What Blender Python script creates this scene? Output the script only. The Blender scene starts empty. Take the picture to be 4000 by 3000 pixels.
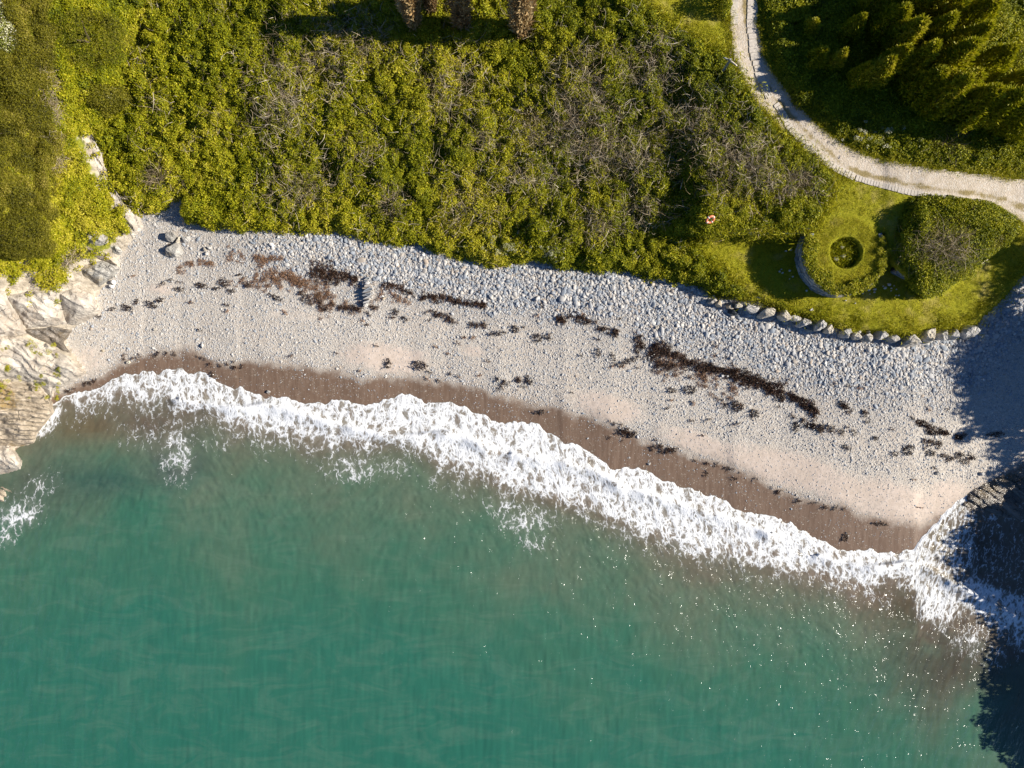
import bpy, math, random
import numpy as np
from mathutils import Vector, Matrix

# ------------------------------------------------------------------ camera, sky, sun, exposure
C = bpy.context.scene
COL = C.collection
H = 55.0                      # camera height above the sea (m)
S = 50.0                      # photograph pixels per metre at sea level
SUN_EL, SUN_AZ = math.radians(29), math.radians(1)     # sun due +x

cam_d = bpy.data.cameras.new('camera')
cam = bpy.data.objects.new('camera', cam_d)
COL.objects.link(cam)
cam.location = (0, 0, H)
cam.rotation_euler = (0, 0, 0)
cam_d.sensor_width = 36.0
cam_d.lens = 36.0 * H / 80.0
cam_d.clip_start = 0.5
cam_d.clip_end = 3000
C.camera = cam

world = bpy.data.worlds.new('World')
C.world = world
world.use_nodes = True
wn = world.node_tree
sky = wn.nodes.new('ShaderNodeTexSky')
sky.sky_type = 'NISHITA'
sky.sun_disc = False
sky.sun_elevation = SUN_EL
sky.sun_rotation = math.radians(90) - SUN_AZ
sky.air_density = 1.0
sky.dust_density = 0.3
sky.ozone_density = 10.0
bg = wn.nodes['Background']
bg.inputs['Strength'].default_value = 0.052
wn.links.new(sky.outputs[0], bg.inputs['Color'])

sun_d = bpy.data.lights.new('sun', 'SUN')
sun_d.energy = 5.0
sun_d.angle = math.radians(0.5)
sun_d.color = (1.0, 0.94, 0.83)
sun = bpy.data.objects.new('sun', sun_d)
COL.objects.link(sun)
sd = Vector((math.cos(SUN_EL) * math.cos(SUN_AZ), math.cos(SUN_EL) * math.sin(SUN_AZ), math.sin(SUN_EL)))
sun.rotation_euler = sd.to_track_quat('Z', 'Y').to_euler()
sun.location = sd * 150

C.view_settings.view_transform = 'Standard'
C.view_settings.look = 'None'
C.view_settings.exposure = 0.86
C.view_settings.gamma = 1.0
C.view_settings.use_curve_mapping = False
C.cycles.max_bounces = 6
C.cycles.diffuse_bounces = 2
C.cycles.glossy_bounces = 2
C.cycles.transmission_bounces = 3
C.cycles.transparent_max_bounces = 6

rng = np.random.default_rng(11)
random.seed(5)
A = np.array

# ------------------------------------------------------------------ numeric helpers
def sm(x):
    x = np.clip(x, 0, 1)
    return x * x * (3 - 2 * x)

def _h(i, j, seed):
    n = (i.astype(np.int64) * 374761393 + j.astype(np.int64) * 668265263 + seed * 974634777) & 0xFFFFFFFF
    n = ((n ^ (n >> 13)) * 1274126177) & 0xFFFFFFFF
    n = n ^ (n >> 16)
    return (n & 0xFFFF) / 65535.0

def vn(x, y, seed=0):
    x = np.asarray(x, float); y = np.asarray(y, float)
    xi = np.floor(x); yi = np.floor(y)
    fx = sm(x - xi); fy = sm(y - yi)
    a = _h(xi, yi, seed); b = _h(xi + 1, yi, seed); c = _h(xi, yi + 1, seed); d = _h(xi + 1, yi + 1, seed)
    return (a * (1 - fx) + b * fx) * (1 - fy) + (c * (1 - fx) + d * fx) * fy

def fbm(x, y, seed=0, o=4, g=0.5):
    s = 0; a = 1.0; t = 0
    for k in range(o):
        s = s + a * vn(x * 2 ** k + 17.3 * k, y * 2 ** k - 9.1 * k, seed + k)
        t += a; a *= g
    return s / t

def curve(pts):
    p = A(pts, float)
    return lambda u: np.interp(u, p[:, 0], p[:, 1])

def inside(poly, u, v):
    p = A(poly, float)
    r = np.zeros(np.shape(u), bool)
    n = len(p)
    for i in range(n):
        x1, y1 = p[i]; x2, y2 = p[(i + 1) % n]
        if y1 == y2: continue
        cnd = ((y1 > v) != (y2 > v)) & (u < (x2 - x1) * (v - y1) / (y2 - y1) + x1)
        r ^= cnd
    return r

def pdist(line, u, v, closed=False):
    p = A(line, float)
    if closed: p = np.vstack([p, p[:1]])
    best = np.full(np.shape(u), 1e18)
    for i in range(len(p) - 1):
        ax, ay = p[i]; bx, by = p[i + 1]
        dx, dy = bx - ax, by - ay
        L = dx * dx + dy * dy + 1e-9
        t = np.clip(((u - ax) * dx + (v - ay) * dy) / L, 0, 1)
        best = np.minimum(best, (u - ax - t * dx) ** 2 + (v - ay - t * dy) ** 2)
    return np.sqrt(best)

def sdf(poly, u, v):
    d = pdist(poly, u, v, True)
    return np.where(inside(poly, u, v), d, -d)

def at(u, v, z):
    """pixel of the photograph + height above the sea -> place in the world"""
    k = (H - z) / H / S
    return (u - 2000.0) * k, (1500.0 - v) * k, z

def smooth_line(pts, n=8):
    p = A(pts, float)
    out = []
    for i in range(len(p) - 1):
        p0 = p[max(i - 1, 0)]; p1 = p[i]; p2 = p[i + 1]; p3 = p[min(i + 2, len(p) - 1)]
        for k in range(n):
            t = k / n
            out.append(0.5 * ((2 * p1) + (-p0 + p2) * t + (2 * p0 - 5 * p1 + 4 * p2 - p3) * t * t + (-p0 + 3 * p1 - 3 * p2 + p3) * t ** 3))
    out.append(p[-1])
    return A(out)

# ------------------------------------------------------------------ object helpers
def make_mesh(name, verts, faces, mat=None, smooth=False, attrs=None):
    me = bpy.data.meshes.new(name)
    V = np.asarray(verts, np.float32)
    me.vertices.add(len(V))
    me.vertices.foreach_set('co', V.ravel())
    if faces is not None and len(faces):
        groups = faces if isinstance(faces, list) and isinstance(faces[0], np.ndarray) else [np.asarray(faces, np.int32)]
        tot = [np.full(len(f), f.shape[1], np.int32) for f in groups]
        lt = np.concatenate(tot)
        ls = np.concatenate([[0], np.cumsum(lt)[:-1]]).astype(np.int32)
        idx = np.concatenate([f.ravel() for f in groups]).astype(np.int32)
        me.loops.add(len(idx))
        me.loops.foreach_set('vertex_index', idx)
        me.polygons.add(len(lt))
        me.polygons.foreach_set('loop_start', ls)
        me.polygons.foreach_set('loop_total', lt)
        me.polygons.foreach_set('use_smooth', np.full(len(lt), smooth, bool))
    if attrs:
        for k, a in attrs.items():
            a = np.asarray(a, np.float32)
            if a.ndim == 1:
                at_ = me.attributes.new(k, 'FLOAT', 'POINT'); at_.data.foreach_set('value', a)
            else:
                at_ = me.attributes.new(k, 'FLOAT_VECTOR', 'POINT'); at_.data.foreach_set('vector', a[:, :3].ravel())
    me.update(calc_edges=True)
    if mat: me.materials.append(mat)
    return me

def link(name, me, parent=None, loc=None, rot=None, scl=None):
    o = bpy.data.objects.new(name, me)
    COL.objects.link(o)
    if parent is not None: o.parent = parent
    if loc is not None: o.location = loc
    if rot is not None: o.rotation_euler = rot
    if scl is not None: o.scale = scl
    return o

def tag(o, label, cat, group=None, kind=None):
    o['label'] = label; o['category'] = cat
    if group: o['group'] = group
    if kind: o['kind'] = kind
    return o

def thing(name, loc, label, cat, group=None, rz=0):
    o = bpy.data.objects.new(name, None)
    COL.objects.link(o)
    o.location = loc; o.rotation_euler = (0, 0, rz)
    return tag(o, label, cat, group)

def join(parts):
    vs, fs, n = [], {}, 0
    for v, f in parts:
        v = np.asarray(v, float); f = np.asarray(f, int)
        vs.append(v); fs.setdefault(f.shape[1], []).append(f + n); n += len(v)
    return np.vstack(vs), [np.vstack(x).astype(np.int32) for x in fs.values()]

def box(sx, sy, sz, c=(0, 0, 0), rz=0.0, jit=0.0, r=None):
    v = A([[x, y, z] for x in (-.5, .5) for y in (-.5, .5) for z in (-.5, .5)]) * (sx, sy, sz)
    if jit and r is not None: v = v + r.uniform(-jit, jit, v.shape)
    cz, s = math.cos(rz), math.sin(rz)
    v = np.c_[v[:, 0] * cz - v[:, 1] * s, v[:, 0] * s + v[:, 1] * cz, v[:, 2]] + A(c)
    f = A([[0, 1, 3, 2], [4, 6, 7, 5], [0, 4, 5, 1], [2, 3, 7, 6], [0, 2, 6, 4], [1, 5, 7, 3]])
    return v, f

def tube(pts, rad, n=6):
    P = A(pts, float); R = np.broadcast_to(A(rad, float), (len(P),))
    vs = []
    for i in range(len(P)):
        d = P[min(i + 1, len(P) - 1)] - P[max(i - 1, 0)]
        d = d / (np.linalg.norm(d) + 1e-9)
        a = np.cross(d, (0.31, 0.2, 0.93) if abs(d[2]) < .9 else (1, 0, 0)); a /= np.linalg.norm(a)
        b = np.cross(d, a)
        for k in range(n):
            t = 2 * math.pi * k / n
            vs.append(P[i] + R[i] * (a * math.cos(t) + b * math.sin(t)))
    f = []
    for i in range(len(P) - 1):
        for k in range(n):
            f.append([i * n + k, i * n + (k + 1) % n, (i + 1) * n + (k + 1) % n, (i + 1) * n + k])
    m = len(vs)
    vs.append(P[0]); vs.append(P[-1])
    for k in range(n):
        f.append([m, (k + 1) % n, k, k]); f.append([m + 1, (len(P) - 1) * n + k, (len(P) - 1) * n + (k + 1) % n, (len(P) - 1) * n + (k + 1) % n])
    q = [x for x in f if x[2] != x[3]]
    t = [x[:3] for x in f if x[2] == x[3]]
    return A(vs), q, t

def tube_mesh(name, pts, rad, mat, n=6):
    v, q, t = tube(pts, rad, n)
    return make_mesh(name, v, [A(q, np.int32), A(t, np.int32)], mat, True)

_ico = {}
def ico(sub):
    if sub in _ico: return _ico[sub]
    t = (1 + 5 ** .5) / 2
    v = [(-1, t, 0), (1, t, 0), (-1, -t, 0), (1, -t, 0), (0, -1, t), (0, 1, t), (0, -1, -t), (0, 1, -t), (t, 0, -1), (t, 0, 1), (-t, 0, -1), (-t, 0, 1)]
    f = [(0, 11, 5), (0, 5, 1), (0, 1, 7), (0, 7, 10), (0, 10, 11), (1, 5, 9), (5, 11, 4), (11, 10, 2), (10, 7, 6), (7, 1, 8),
         (3, 9, 4), (3, 4, 2), (3, 2, 6), (3, 6, 8), (3, 8, 9), (4, 9, 5), (2, 4, 11), (6, 2, 10), (8, 6, 7), (9, 8, 1)]
    v = [A(x) / np.linalg.norm(x) for x in v]
    for _ in range(sub):
        cache, nf = {}, []
        def mid(a, b):
            k = (min(a, b), max(a, b))
            if k not in cache:
                m = v[a] + v[b]; v.append(m / np.linalg.norm(m)); cache[k] = len(v) - 1
            return cache[k]
        for a, b, c in f:
            x, y, z = mid(a, b), mid(b, c), mid(c, a)
            nf += [(a, x, z), (b, y, x), (c, z, y), (x, y, z)]
        f = nf
    _ico[sub] = (A(v), A(f, np.int32))
    return _ico[sub]

def boulder(r, sub=3, planes=13, rough=0.035, flat=0.75):
    v, f = ico(sub)
    N = r.normal(size=(planes, 3)); N /= np.linalg.norm(N, axis=1)[:, None]
    N = np.vstack([N, [0, 0, 1], [0, 0, -1]])
    D = r.uniform(.66, .98, len(N)); D[-2] = .72; D[-1] = .7
    dots = v @ N.T
    rad = np.min(np.where(dots > 1e-3, D / np.maximum(dots, 1e-3), 9), axis=1)
    rad = np.minimum(rad, 1.25)
    n = fbm(v[:, 0] * 3 + v[:, 2] * 2.1, v[:, 1] * 3 - v[:, 2] * 1.7, int(r.integers(999)), 3) - .5
    p = v * (rad + rough * 4 * n)[:, None]
    p[:, 2] *= flat
    return p, f

def leaves(P, N, size, aspect, r, roll=True):
    """diamond leaves: centres P, facing N; returns verts and quads"""
    n = len(P)
    N = N / (np.linalg.norm(N, axis=1)[:, None] + 1e-9)
    a = np.cross(N, r.normal(size=(n, 3))); a /= (np.linalg.norm(a, axis=1)[:, None] + 1e-9)
    b = np.cross(N, a)
    L = (size * .5)[:, None]; W = (size * .5 * aspect)[:, None]
    fold = N * (W * .5)
    v = np.stack([P - a * L, P + b * W + fold, P + a * L, P - b * W + fold], 1).reshape(-1, 3)
    q = np.arange(4 * n).reshape(n, 4)
    return v, q

def ribbons(P0, D, length, width, r, seg=3, curl=.5):
    """thin bent strips"""
    n = len(P0)
    D = D / (np.linalg.norm(D, axis=1)[:, None] + 1e-9)
    side = np.cross(D, r.normal(size=(n, 3))); side /= (np.linalg.norm(side, axis=1)[:, None] + 1e-9)
    bend = np.cross(D, r.normal(size=(n, 3))); bend /= (np.linalg.norm(bend, axis=1)[:, None] + 1e-9)
    rows = []
    for k in range(seg + 1):
        t = k / seg
        c = P0 + D * (length * t)[:, None] + bend * (length * curl * t * t)[:, None]
        w = (width * (1 - .75 * t))[:, None]
        rows += [c - side * w, c + side * w]
    v = np.stack(rows, 1).reshape(-1, 3)
    m = 2 * (seg + 1)
    base = np.arange(n)[:, None] * m
    q = [base + A([2 * k, 2 * k + 1, 2 * k + 3, 2 * k + 2])[None] for k in range(seg)]
    return v, np.vstack(q)

# ------------------------------------------------------------------ materials
def new_mat(name):
    m = bpy.data.materials.new(name); m.use_nodes = True
    nt = m.node_tree
    return m, nt, nt.nodes['Principled BSDF']

class NT:
    """small node-building helper"""
    def __init__(self, nt): self.nt = nt
    def n(self, t, **kw):
        x = self.nt.nodes.new(t)
        for k, v in kw.items(): setattr(x, k, v)
        return x
    def l(self, a, b): self.nt.links.new(a, b)
    def attr(self, name, typ='GEOMETRY'):
        return self.n('ShaderNodeAttribute', attribute_name=name, attribute_type=typ)
    def noise(self, vec, scale, detail=4, rough=.55, dist=0.0):
        x = self.n('ShaderNodeTexNoise')
        x.inputs['Scale'].default_value = scale; x.inputs['Detail'].default_value = detail
        x.inputs['Roughness'].default_value = rough; x.inputs['Distortion'].default_value = dist
        if vec is not None: self.l(vec, x.inputs['Vector'])
        return x.outputs['Fac']
    def voro(self, vec, scale, feature='F1', rnd=1.0):
        x = self.n('ShaderNodeTexVoronoi', feature=feature)
        x.inputs['Scale'].default_value = scale
        x.inputs['Randomness'].default_value = rnd
        if vec is not None: self.l(vec, x.inputs['Vector'])
        return x
    def math(self, op, a, b=None, clamp=False):
        x = self.n('ShaderNodeMath', operation=op, use_clamp=clamp)
        for i, s in enumerate((a, b)):
            if s is None: continue
            if isinstance(s, (int, float)): x.inputs[i].default_value = s
            else: self.l(s, x.inputs[i])
        return x.outputs[0]
    def mr(self, v, a, b, c=0.0, d=1.0, smooth=True):
        x = self.n('ShaderNodeMapRange', interpolation_type='SMOOTHSTEP' if smooth else 'LINEAR')
        for i, s in enumerate((v, a, b, c, d)):
            if isinstance(s, (int, float)): x.inputs[i].default_value = s
            else: self.l(s, x.inputs[i])
        return x.outputs[0]
    def ramp(self, fac, stops, interp='LINEAR'):
        x = self.n('ShaderNodeValToRGB')
        cr = x.color_ramp; cr.interpolation = interp
        while len(cr.elements) < len(stops): cr.elements.new(.5)
        for e, (p, c) in zip(cr.elements, stops):
            e.position = p; e.color = (*c, 1)
        if fac is not None: self.l(fac, x.inputs[0])
        return x.outputs[0]
    def mix(self, fac, a, b, blend='MIX'):
        x = self.n('ShaderNodeMix', data_type='RGBA', blend_type=blend)
        for s, i in ((fac, 0), (a, 6), (b, 7)):
            if isinstance(s, (int, float)): x.inputs[i].default_value = s
            elif isinstance(s, tuple): x.inputs[i].default_value = (*s, 1)
            else: self.l(s, x.inputs[i])
        return x.outputs[2]
    def bump(self, h, strength=.5, dist=.1, normal=None):
        x = self.n('ShaderNodeBump')
        x.inputs['Strength'].default_value = strength; x.inputs['Distance'].default_value = dist
        self.l(h, x.inputs['Height'])
        if normal is not None: self.l(normal, x.inputs['Normal'])
        return x.outputs[0]
    def pos(self): return self.n('ShaderNodeNewGeometry').outputs['Position']
    def objc(self): return self.n('ShaderNodeTexCoord').outputs['Object']
    def mapping(self, vec, scale=(1, 1, 1), rot=(0, 0, 0)):
        x = self.n('ShaderNodeMapping')
        x.inputs['Scale'].default_value = scale; x.inputs['Rotation'].default_value = rot
        self.l(vec, x.inputs['Vector'])
        return x.outputs[0]

def leaf_mat(name, stops, inst, rough=.55, trans=.3):
    """leaf colours: tone (per plant) picks the place on the ramp, a per-leaf value spreads it"""
    m, nt, p = new_mat(name); t = NT(nt)
    la = t.attr('lt').outputs['Fac']
    tone = t.attr('tone', 'INSTANCER').outputs['Fac'] if inst else t.attr('tone').outputs['Fac']
    f = t.math('ADD', tone, t.math('MULTIPLY', t.math('SUBTRACT', la, .5), .55), clamp=True)
    col = t.ramp(f, stops)
    t.l(col, p.inputs['Base Color'])
    p.inputs['Roughness'].default_value = rough
    p.inputs['Specular IOR Level'].default_value = .25
    tr = t.n('ShaderNodeBsdfTranslucent'); t.l(col, tr.inputs['Color'])
    mx = t.n('ShaderNodeMixShader'); mx.inputs[0].default_value = trans
    t.l(p.outputs[0], mx.inputs[1]); t.l(tr.outputs[0], mx.inputs[2])
    t.l(mx.outputs[0], nt.nodes['Material Output'].inputs['Surface'])
    return m

GREEN = [(0, (.024, .036, .003)), (.26, (.115, .140, .004)), (.50, (.250, .265, .005)), (.78, (.42, .385, .010)), (1, (.56, .48, .05))]
OLIVE = [(0, (.030, .030, .003)), (.35, (.125, .118, .006)), (.65, (.235, .210, .012)), (1, (.40, .32, .07))]
DEAD = [(0, (.13, .092, .05)), (.5, (.32, .245, .14)), (1, (.56, .48, .36))]
RUST = [(0, (.12, .07, .025)), (.5, (.33, .21, .09)), (1, (.52, .40, .21))]
BLOOM = [(0, (.10, .13, .02)), (.45, (.26, .27, .03)), (.6, (.60, .57, .36)), (1, (.80, .78, .65))]
M = {}
for nm, st in (('leaf', GREEN), ('olive', OLIVE), ('dead', DEAD), ('rust', RUST), ('bloom', BLOOM)):
    M[nm] = leaf_mat(nm + '_leaves', st, False, trans=.12 if nm in ('dead', 'rust') else .3)
    M[nm + '_i'] = leaf_mat(nm + '_leaves_scattered', st, True, trans=.12 if nm in ('dead', 'rust') else .3)

def stone_mat(name, inst):
    m, nt, p = new_mat(name); t = NT(nt)
    if inst: f = t.attr('tone', 'INSTANCER').outputs['Fac']
    else: f = t.n('ShaderNodeObjectInfo').outputs['Random']
    col = t.ramp(f, [(0, (.13, .15, .18)), (.2, (.21, .24, .28)), (.42, (.31, .33, .36)), (.6, (.45, .43, .41)), (.78, (.58, .53, .47)),
                     (.9, (.36, .30, .24)), (.95, (.66, .63, .58)), (1, (.42, .33, .25))])
    n = t.noise(t.objc(), 6, 3)
    t.l(t.mix(t.mr(n, .3, .7, .0, .35), col, (.30, .30, .30)), p.inputs['Base Color'])
    p.inputs['Roughness'].default_value = .75
    p.inputs['Specular IOR Level'].default_value = .3
    return m
M['pebble_i'] = stone_mat('shingle_stones', True)
M['pebble'] = stone_mat('beach_stone_grey', False)

def rock_mat(name, pale, mid, dark, stain, strata=(.6, 1.0, .5), vein=.5, wet=False):
    m, nt, p = new_mat(name); t = NT(nt)
    P = t.pos()
    mp = t.mapping(P, (1, 1, 1), (0, 0, math.radians(32)))
    st = t.mapping(mp, (.35, 1.5, 1.2))
    big = t.noise(P, .45, 3, .5)
    n1 = t.noise(st, 1.4, 6, .62, .6)
    n2 = t.noise(P, 5, 6, .65)
    col = t.ramp(n1, [(.30, dark), (.45, mid), (.60, pale), (.8, tuple(min(1, c * 1.15) for c in pale))])
    col = t.mix(t.mr(big, .5, .62), col, t.mix(t.mr(n2, .35, .65), stain, mid))
    vd = t.voro(t.mapping(mp, (.5, 1.3, 1)), .9, 'DISTANCE_TO_EDGE').outputs['Distance']
    crack = t.math('MULTIPLY', t.mr(vd, 0.0, .022, 1, 0), t.mr(t.noise(P, 1.1, 2), .42, .6))
    col = t.mix(t.math('MULTIPLY', crack, vein), col, tuple(c * .35 for c in dark))
    col = t.mix(t.math('MULTIPLY', t.mr(n2, .62, .75), .35), col, tuple(c * .6 for c in mid))
    t.l(col, p.inputs['Base Color'])
    hgt = t.math('ADD', t.math('MULTIPLY', n1, 1.2), t.math('MULTIPLY', n2, .35))
    hgt = t.math('SUBTRACT', hgt, t.math('MULTIPLY', crack, .5))
    t.l(t.bump(hgt, .9, .22), p.inputs['Normal'])
    p.inputs['Roughness'].default_value = .25 if wet else .8
    return m
M['rock'] = rock_mat('pale_rock', (.56, .50, .42), (.42, .37, .31), (.25, .215, .19), (.37, .30, .23))
M['rock_grey'] = rock_mat('grey_rock', (.42, .40, .36), (.29, .27, .24), (.13, .12, .11), (.33, .26, .16))
M['rock_dark'] = rock_mat('dark_strata_rock', (.24, .20, .16), (.12, .10, .08), (.05, .045, .04), (.18, .13, .07), wet=True)
M['rock_wet'] = rock_mat('brown_wet_rock', (.40, .33, .25), (.26, .21, .15), (.10, .085, .07), (.30, .20, .07))
M['boulder'] = rock_mat('boulder_rock', (.50, .47, .43), (.38, .36, .33), (.24, .23, .22), (.42, .36, .27), vein=.25)
M['boulder_tan'] = rock_mat('tan_boulder_rock', (.58, .52, .42), (.46, .40, .31), (.27, .24, .20), (.48, .38, .24), vein=.25)

def plain(name, col, rough=.7, var=.25, scale=8, metal=0):
    m, nt, p = new_mat(name); t = NT(nt)
    n = t.noise(t.objc(), scale, 5)
    t.l(t.mix(t.mr(n, .3, .7), tuple(c * (1 - var) for c in col), tuple(min(1, c * (1 + var)) for c in col)), p.inputs['Base Color'])
    p.inputs['Roughness'].default_value = rough
    p.inputs['Metallic'].default_value = metal
    t.l(t.bump(n, .25, .01), p.inputs['Normal'])
    return m
M['concrete'] = plain('concrete', (.52, .46, .39), .85, .14, 5)
M['wood_grey'] = plain('weathered_wood', (.25, .25, .22), .8, .3, 6)
M['wood_pale'] = plain('bleached_wood', (.55, .47, .36), .8, .25, 6)
M['bark'] = plain('bark', (.11, .08, .05), .9, .3, 8)
M['orange'] = plain('orange_plastic', (.72, .20, .09), .45, .08, 3)
M['white'] = plain('white_band', (.75, .72, .66), .5, .08, 3)
M['net'] = plain('dark_net', (.018, .026, .035), .6, .4, 12)
M['blue'] = plain('blue_sheet', (.03, .10, .26), .5, .2, 6)
M['soil_and_shade'] = plain('dark_soil', (.03, .024, .018), .95, .4, 6)  # soil fill behind wall stones; painted shade in the dugout opening
M['white_stone'] = plain('white_stone', (.62, .59, .55), .8, .15, 4)
M['kiln_stone'] = stone_mat('kiln_slate', False)
M['weed'] = plain('kelp', (.085, .042, .022), .45, .5, 10)
M['weed_dry'] = plain('dry_weed', (.24, .135, .075), .8, .35, 10)
M['weed_black'] = plain('black_kelp', (.045, .026, .016), .35, .5, 10)

# ------------------------------------------------------------------ outlines traced from the photograph (pixels)
FRONT = curve([(-1500, 1640), (0, 1620), (150, 1600), (199, 1575), (271, 1543), (334, 1525), (380, 1512), (420, 1489), (475, 1467), (542, 1462),
    (560, 1444), (615, 1458), (655, 1453), (710, 1440), (732, 1458), (787, 1458), (827, 1480), (881, 1507), (918, 1525), (940, 1516), (1000, 1538),
    (1027, 1554), (1127, 1558), (1203, 1572), (1316, 1567), (1429, 1590), (1497, 1567), (1606, 1547), (1655, 1572), (1746, 1572), (1805, 1594),
    (1881, 1617), (1949, 1655), (2000, 1652), (2045, 1645), (2090, 1667), (2136, 1690), (2172, 1708), (2203, 1744), (2253, 1744), (2294, 1762),
    (2344, 1798), (2384, 1825), (2452, 1830), (2533, 1848), (2588, 1884), (2669, 1902), (2732, 1918), (2836, 1957), (2868, 1993), (2927, 2002),
    (2972, 2015), (3054, 2033), (3113, 2061), (3149, 2076), (3217, 2115), (3280, 2142), (3384, 2153), (3452, 2167), (3511, 2162), (3570, 2140),
    (3600, 2090), (3633, 2061), (3705, 2002), (3769, 1943), (3850, 1890), (4000, 1830), (4300, 1700), (6000, 1400)])
_bk = smooth_line([(-1500, 1640), (0, 1640), (150, 1625), (267, 1607), (339, 1607), (420, 1589), (475, 1580), (574, 1584), (633, 1572), (655, 1584), (701, 1625),
    (814, 1625), (881, 1666), (927, 1697), (1000, 1690), (1063, 1707), (1136, 1716), (1194, 1753), (1316, 1757), (1407, 1757), (1565, 1748),
    (1655, 1775), (1723, 1829), (1791, 1852), (1859, 1875), (1904, 1879), (1949, 1915), (2000, 1935), (2090, 1952), (2203, 1988), (2294, 2006),
    (2362, 2042), (2452, 2065), (2520, 2097), (2588, 2133), (2655, 2151), (2690, 2183), (2768, 2201), (2836, 2192), (2904, 2205), (2972, 2223),
    (3090, 2245), (3181, 2259), (3271, 2277), (3362, 2300), (3407, 2300), (3475, 2277), (3560, 2300), (3600, 2385), (3655, 2440), (3769, 2400),
    (3836, 2430), (3904, 2476), (4000, 2517), (4300, 2650), (6000, 3000)], 4)
BACK = lambda u: np.interp(u, _bk[:, 0], _bk[:, 1])
WET = curve([(-1500, 1500), (180, 1545), (253, 1530), (316, 1498), (375, 1486), (420, 1462), (475, 1417), (579, 1390), (669, 1376), (760, 1376), (805, 1408),
    (881, 1430), (1000, 1413), (1104, 1427), (1226, 1445), (1339, 1454), (1407, 1486), (1497, 1481), (1633, 1486), (1768, 1500), (1881, 1527),
    (2000, 1560), (2090, 1590), (2181, 1600), (2253, 1622), (2326, 1640), (2407, 1676), (2479, 1717), (2606, 1753), (2669, 1776), (2814, 1812),
    (2904, 1845), (3000, 1896), (3104, 1947), (3181, 1965), (3289, 1985), (3398, 2028), (3497, 2038), (3601, 2061), (3700, 2000), (4000, 1800), (6000, 1400)])
HEDGE = curve([(-1500, 700), (520, 840), (560, 835), (640, 815), (690, 770), (712, 777), (732, 863), (814, 890), (859, 886), (949, 906), (1000, 900),
    (1104, 906), (1194, 908), (1325, 901), (1375, 917), (1475, 940), (1542, 953), (1633, 951), (1678, 980), (1768, 1003), (1836, 1012), (1904, 1039),
    (2000, 1028), (2136, 1021), (2181, 1048), (2271, 1044), (2348, 1062), (2384, 1046), (2475, 1066), (2542, 1087), (2633, 1107), (2723, 1116),
    (2791, 1157), (2881, 1166), (2949, 1175), (3000, 1205), (3050, 1225), (3100, 1240), (3200, 1268), (3300, 1297), (3400, 1312), (3500, 1326),
    (3560, 1332), (3650, 1314), (3800, 1290), (3850, 1240), (3920, 1175), (4000, 1080), (4150, 950), (6000, 700)])
TRACK_OUT = [(2858, -700), (2852, 0), (2852, 77), (2863, 181), (2886, 271), (2931, 371), (2995, 452), (3045, 497), (3136, 583), (3226, 647), (3316, 696),
    (3407, 723), (3497, 741), (3520, 752), (3633, 772), (3818, 797), (3904, 822), (3972, 863), (4000, 881), (4100, 950), (4400, 1050)]
TRACK_IN = [(2960, -700), (2958, 0), (2967, 104), (2981, 194), (3000, 235), (3027, 289), (3090, 375), (3181, 475), (3280, 552), (3384, 606), (3497, 633),
    (3633, 656), (3769, 674), (3904, 687), (4000, 701), (4400, 740)]
TRACK = [tuple(p) for p in smooth_line(TRACK_OUT, 4)] + [tuple(p) for p in smooth_line(TRACK_IN, 4)[::-1]]
LAWN = [(2420, -700), (2450, 0), (2540, 45), (2600, 95), (2700, 155), (2800, 205), (2858, 275), (2925, 385), (2990, 470), (3090, 560), (3195, 645),
    (3240, 690), (3235, 750), (3215, 800), (3190, 860), (3150, 885), (3000, 885), (2850, 880), (2765, 898), (2712, 940), (2715, 990), (2740, 1020), (2800, 1060),
    (2870, 1110), (2940, 1160), (3000, 1195), (3050, 1215), (3100, 1232), (3200, 1262), (3300, 1293), (3400, 1310), (3500, 1325), (3560, 1330),
    (3650, 1313), (3800, 1288), (3850, 1238), (3920, 1172), (4000, 1075), (4150, 950), (4400, 1000), (4400, 600), (3000, -700)]
HEAD = [(-1500, -900), (620, -900), (560, 0), (542, 90), (520, 200), (505, 290), (430, 400), (372, 500), (390, 570), (429, 690), (500, 800), (545, 845), (552, 881), (520, 931),
    (475, 994), (460, 1012), (472, 1044), (438, 1084), (398, 1125), (375, 1165), (391, 1209), (362, 1238), (289, 1279), (253, 1329), (294, 1392), (337, 1455),
    (289, 1489), (212, 1525), (199, 1575), (215, 1610), (149, 1693), (136, 1733), (60, 1756), (90, 1801), (81, 1833), (0, 1860), (-100, 1900), (-1500, 2000)]
TERR = curve([(2000, 890), (2740, 893), (3140, 893), (3160, 900), (3450, 905), (3475, 1000), (3500, 1038), (3560, 1088), (3606, 1140), (3680, 1120), (3805, 1035),
    (3850, 993), (3904, 945), (3972, 888), (4100, 840), (6000, 700)])
ZL, ZT = 2.5, 4.15                       # lower lawn, terrace

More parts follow.
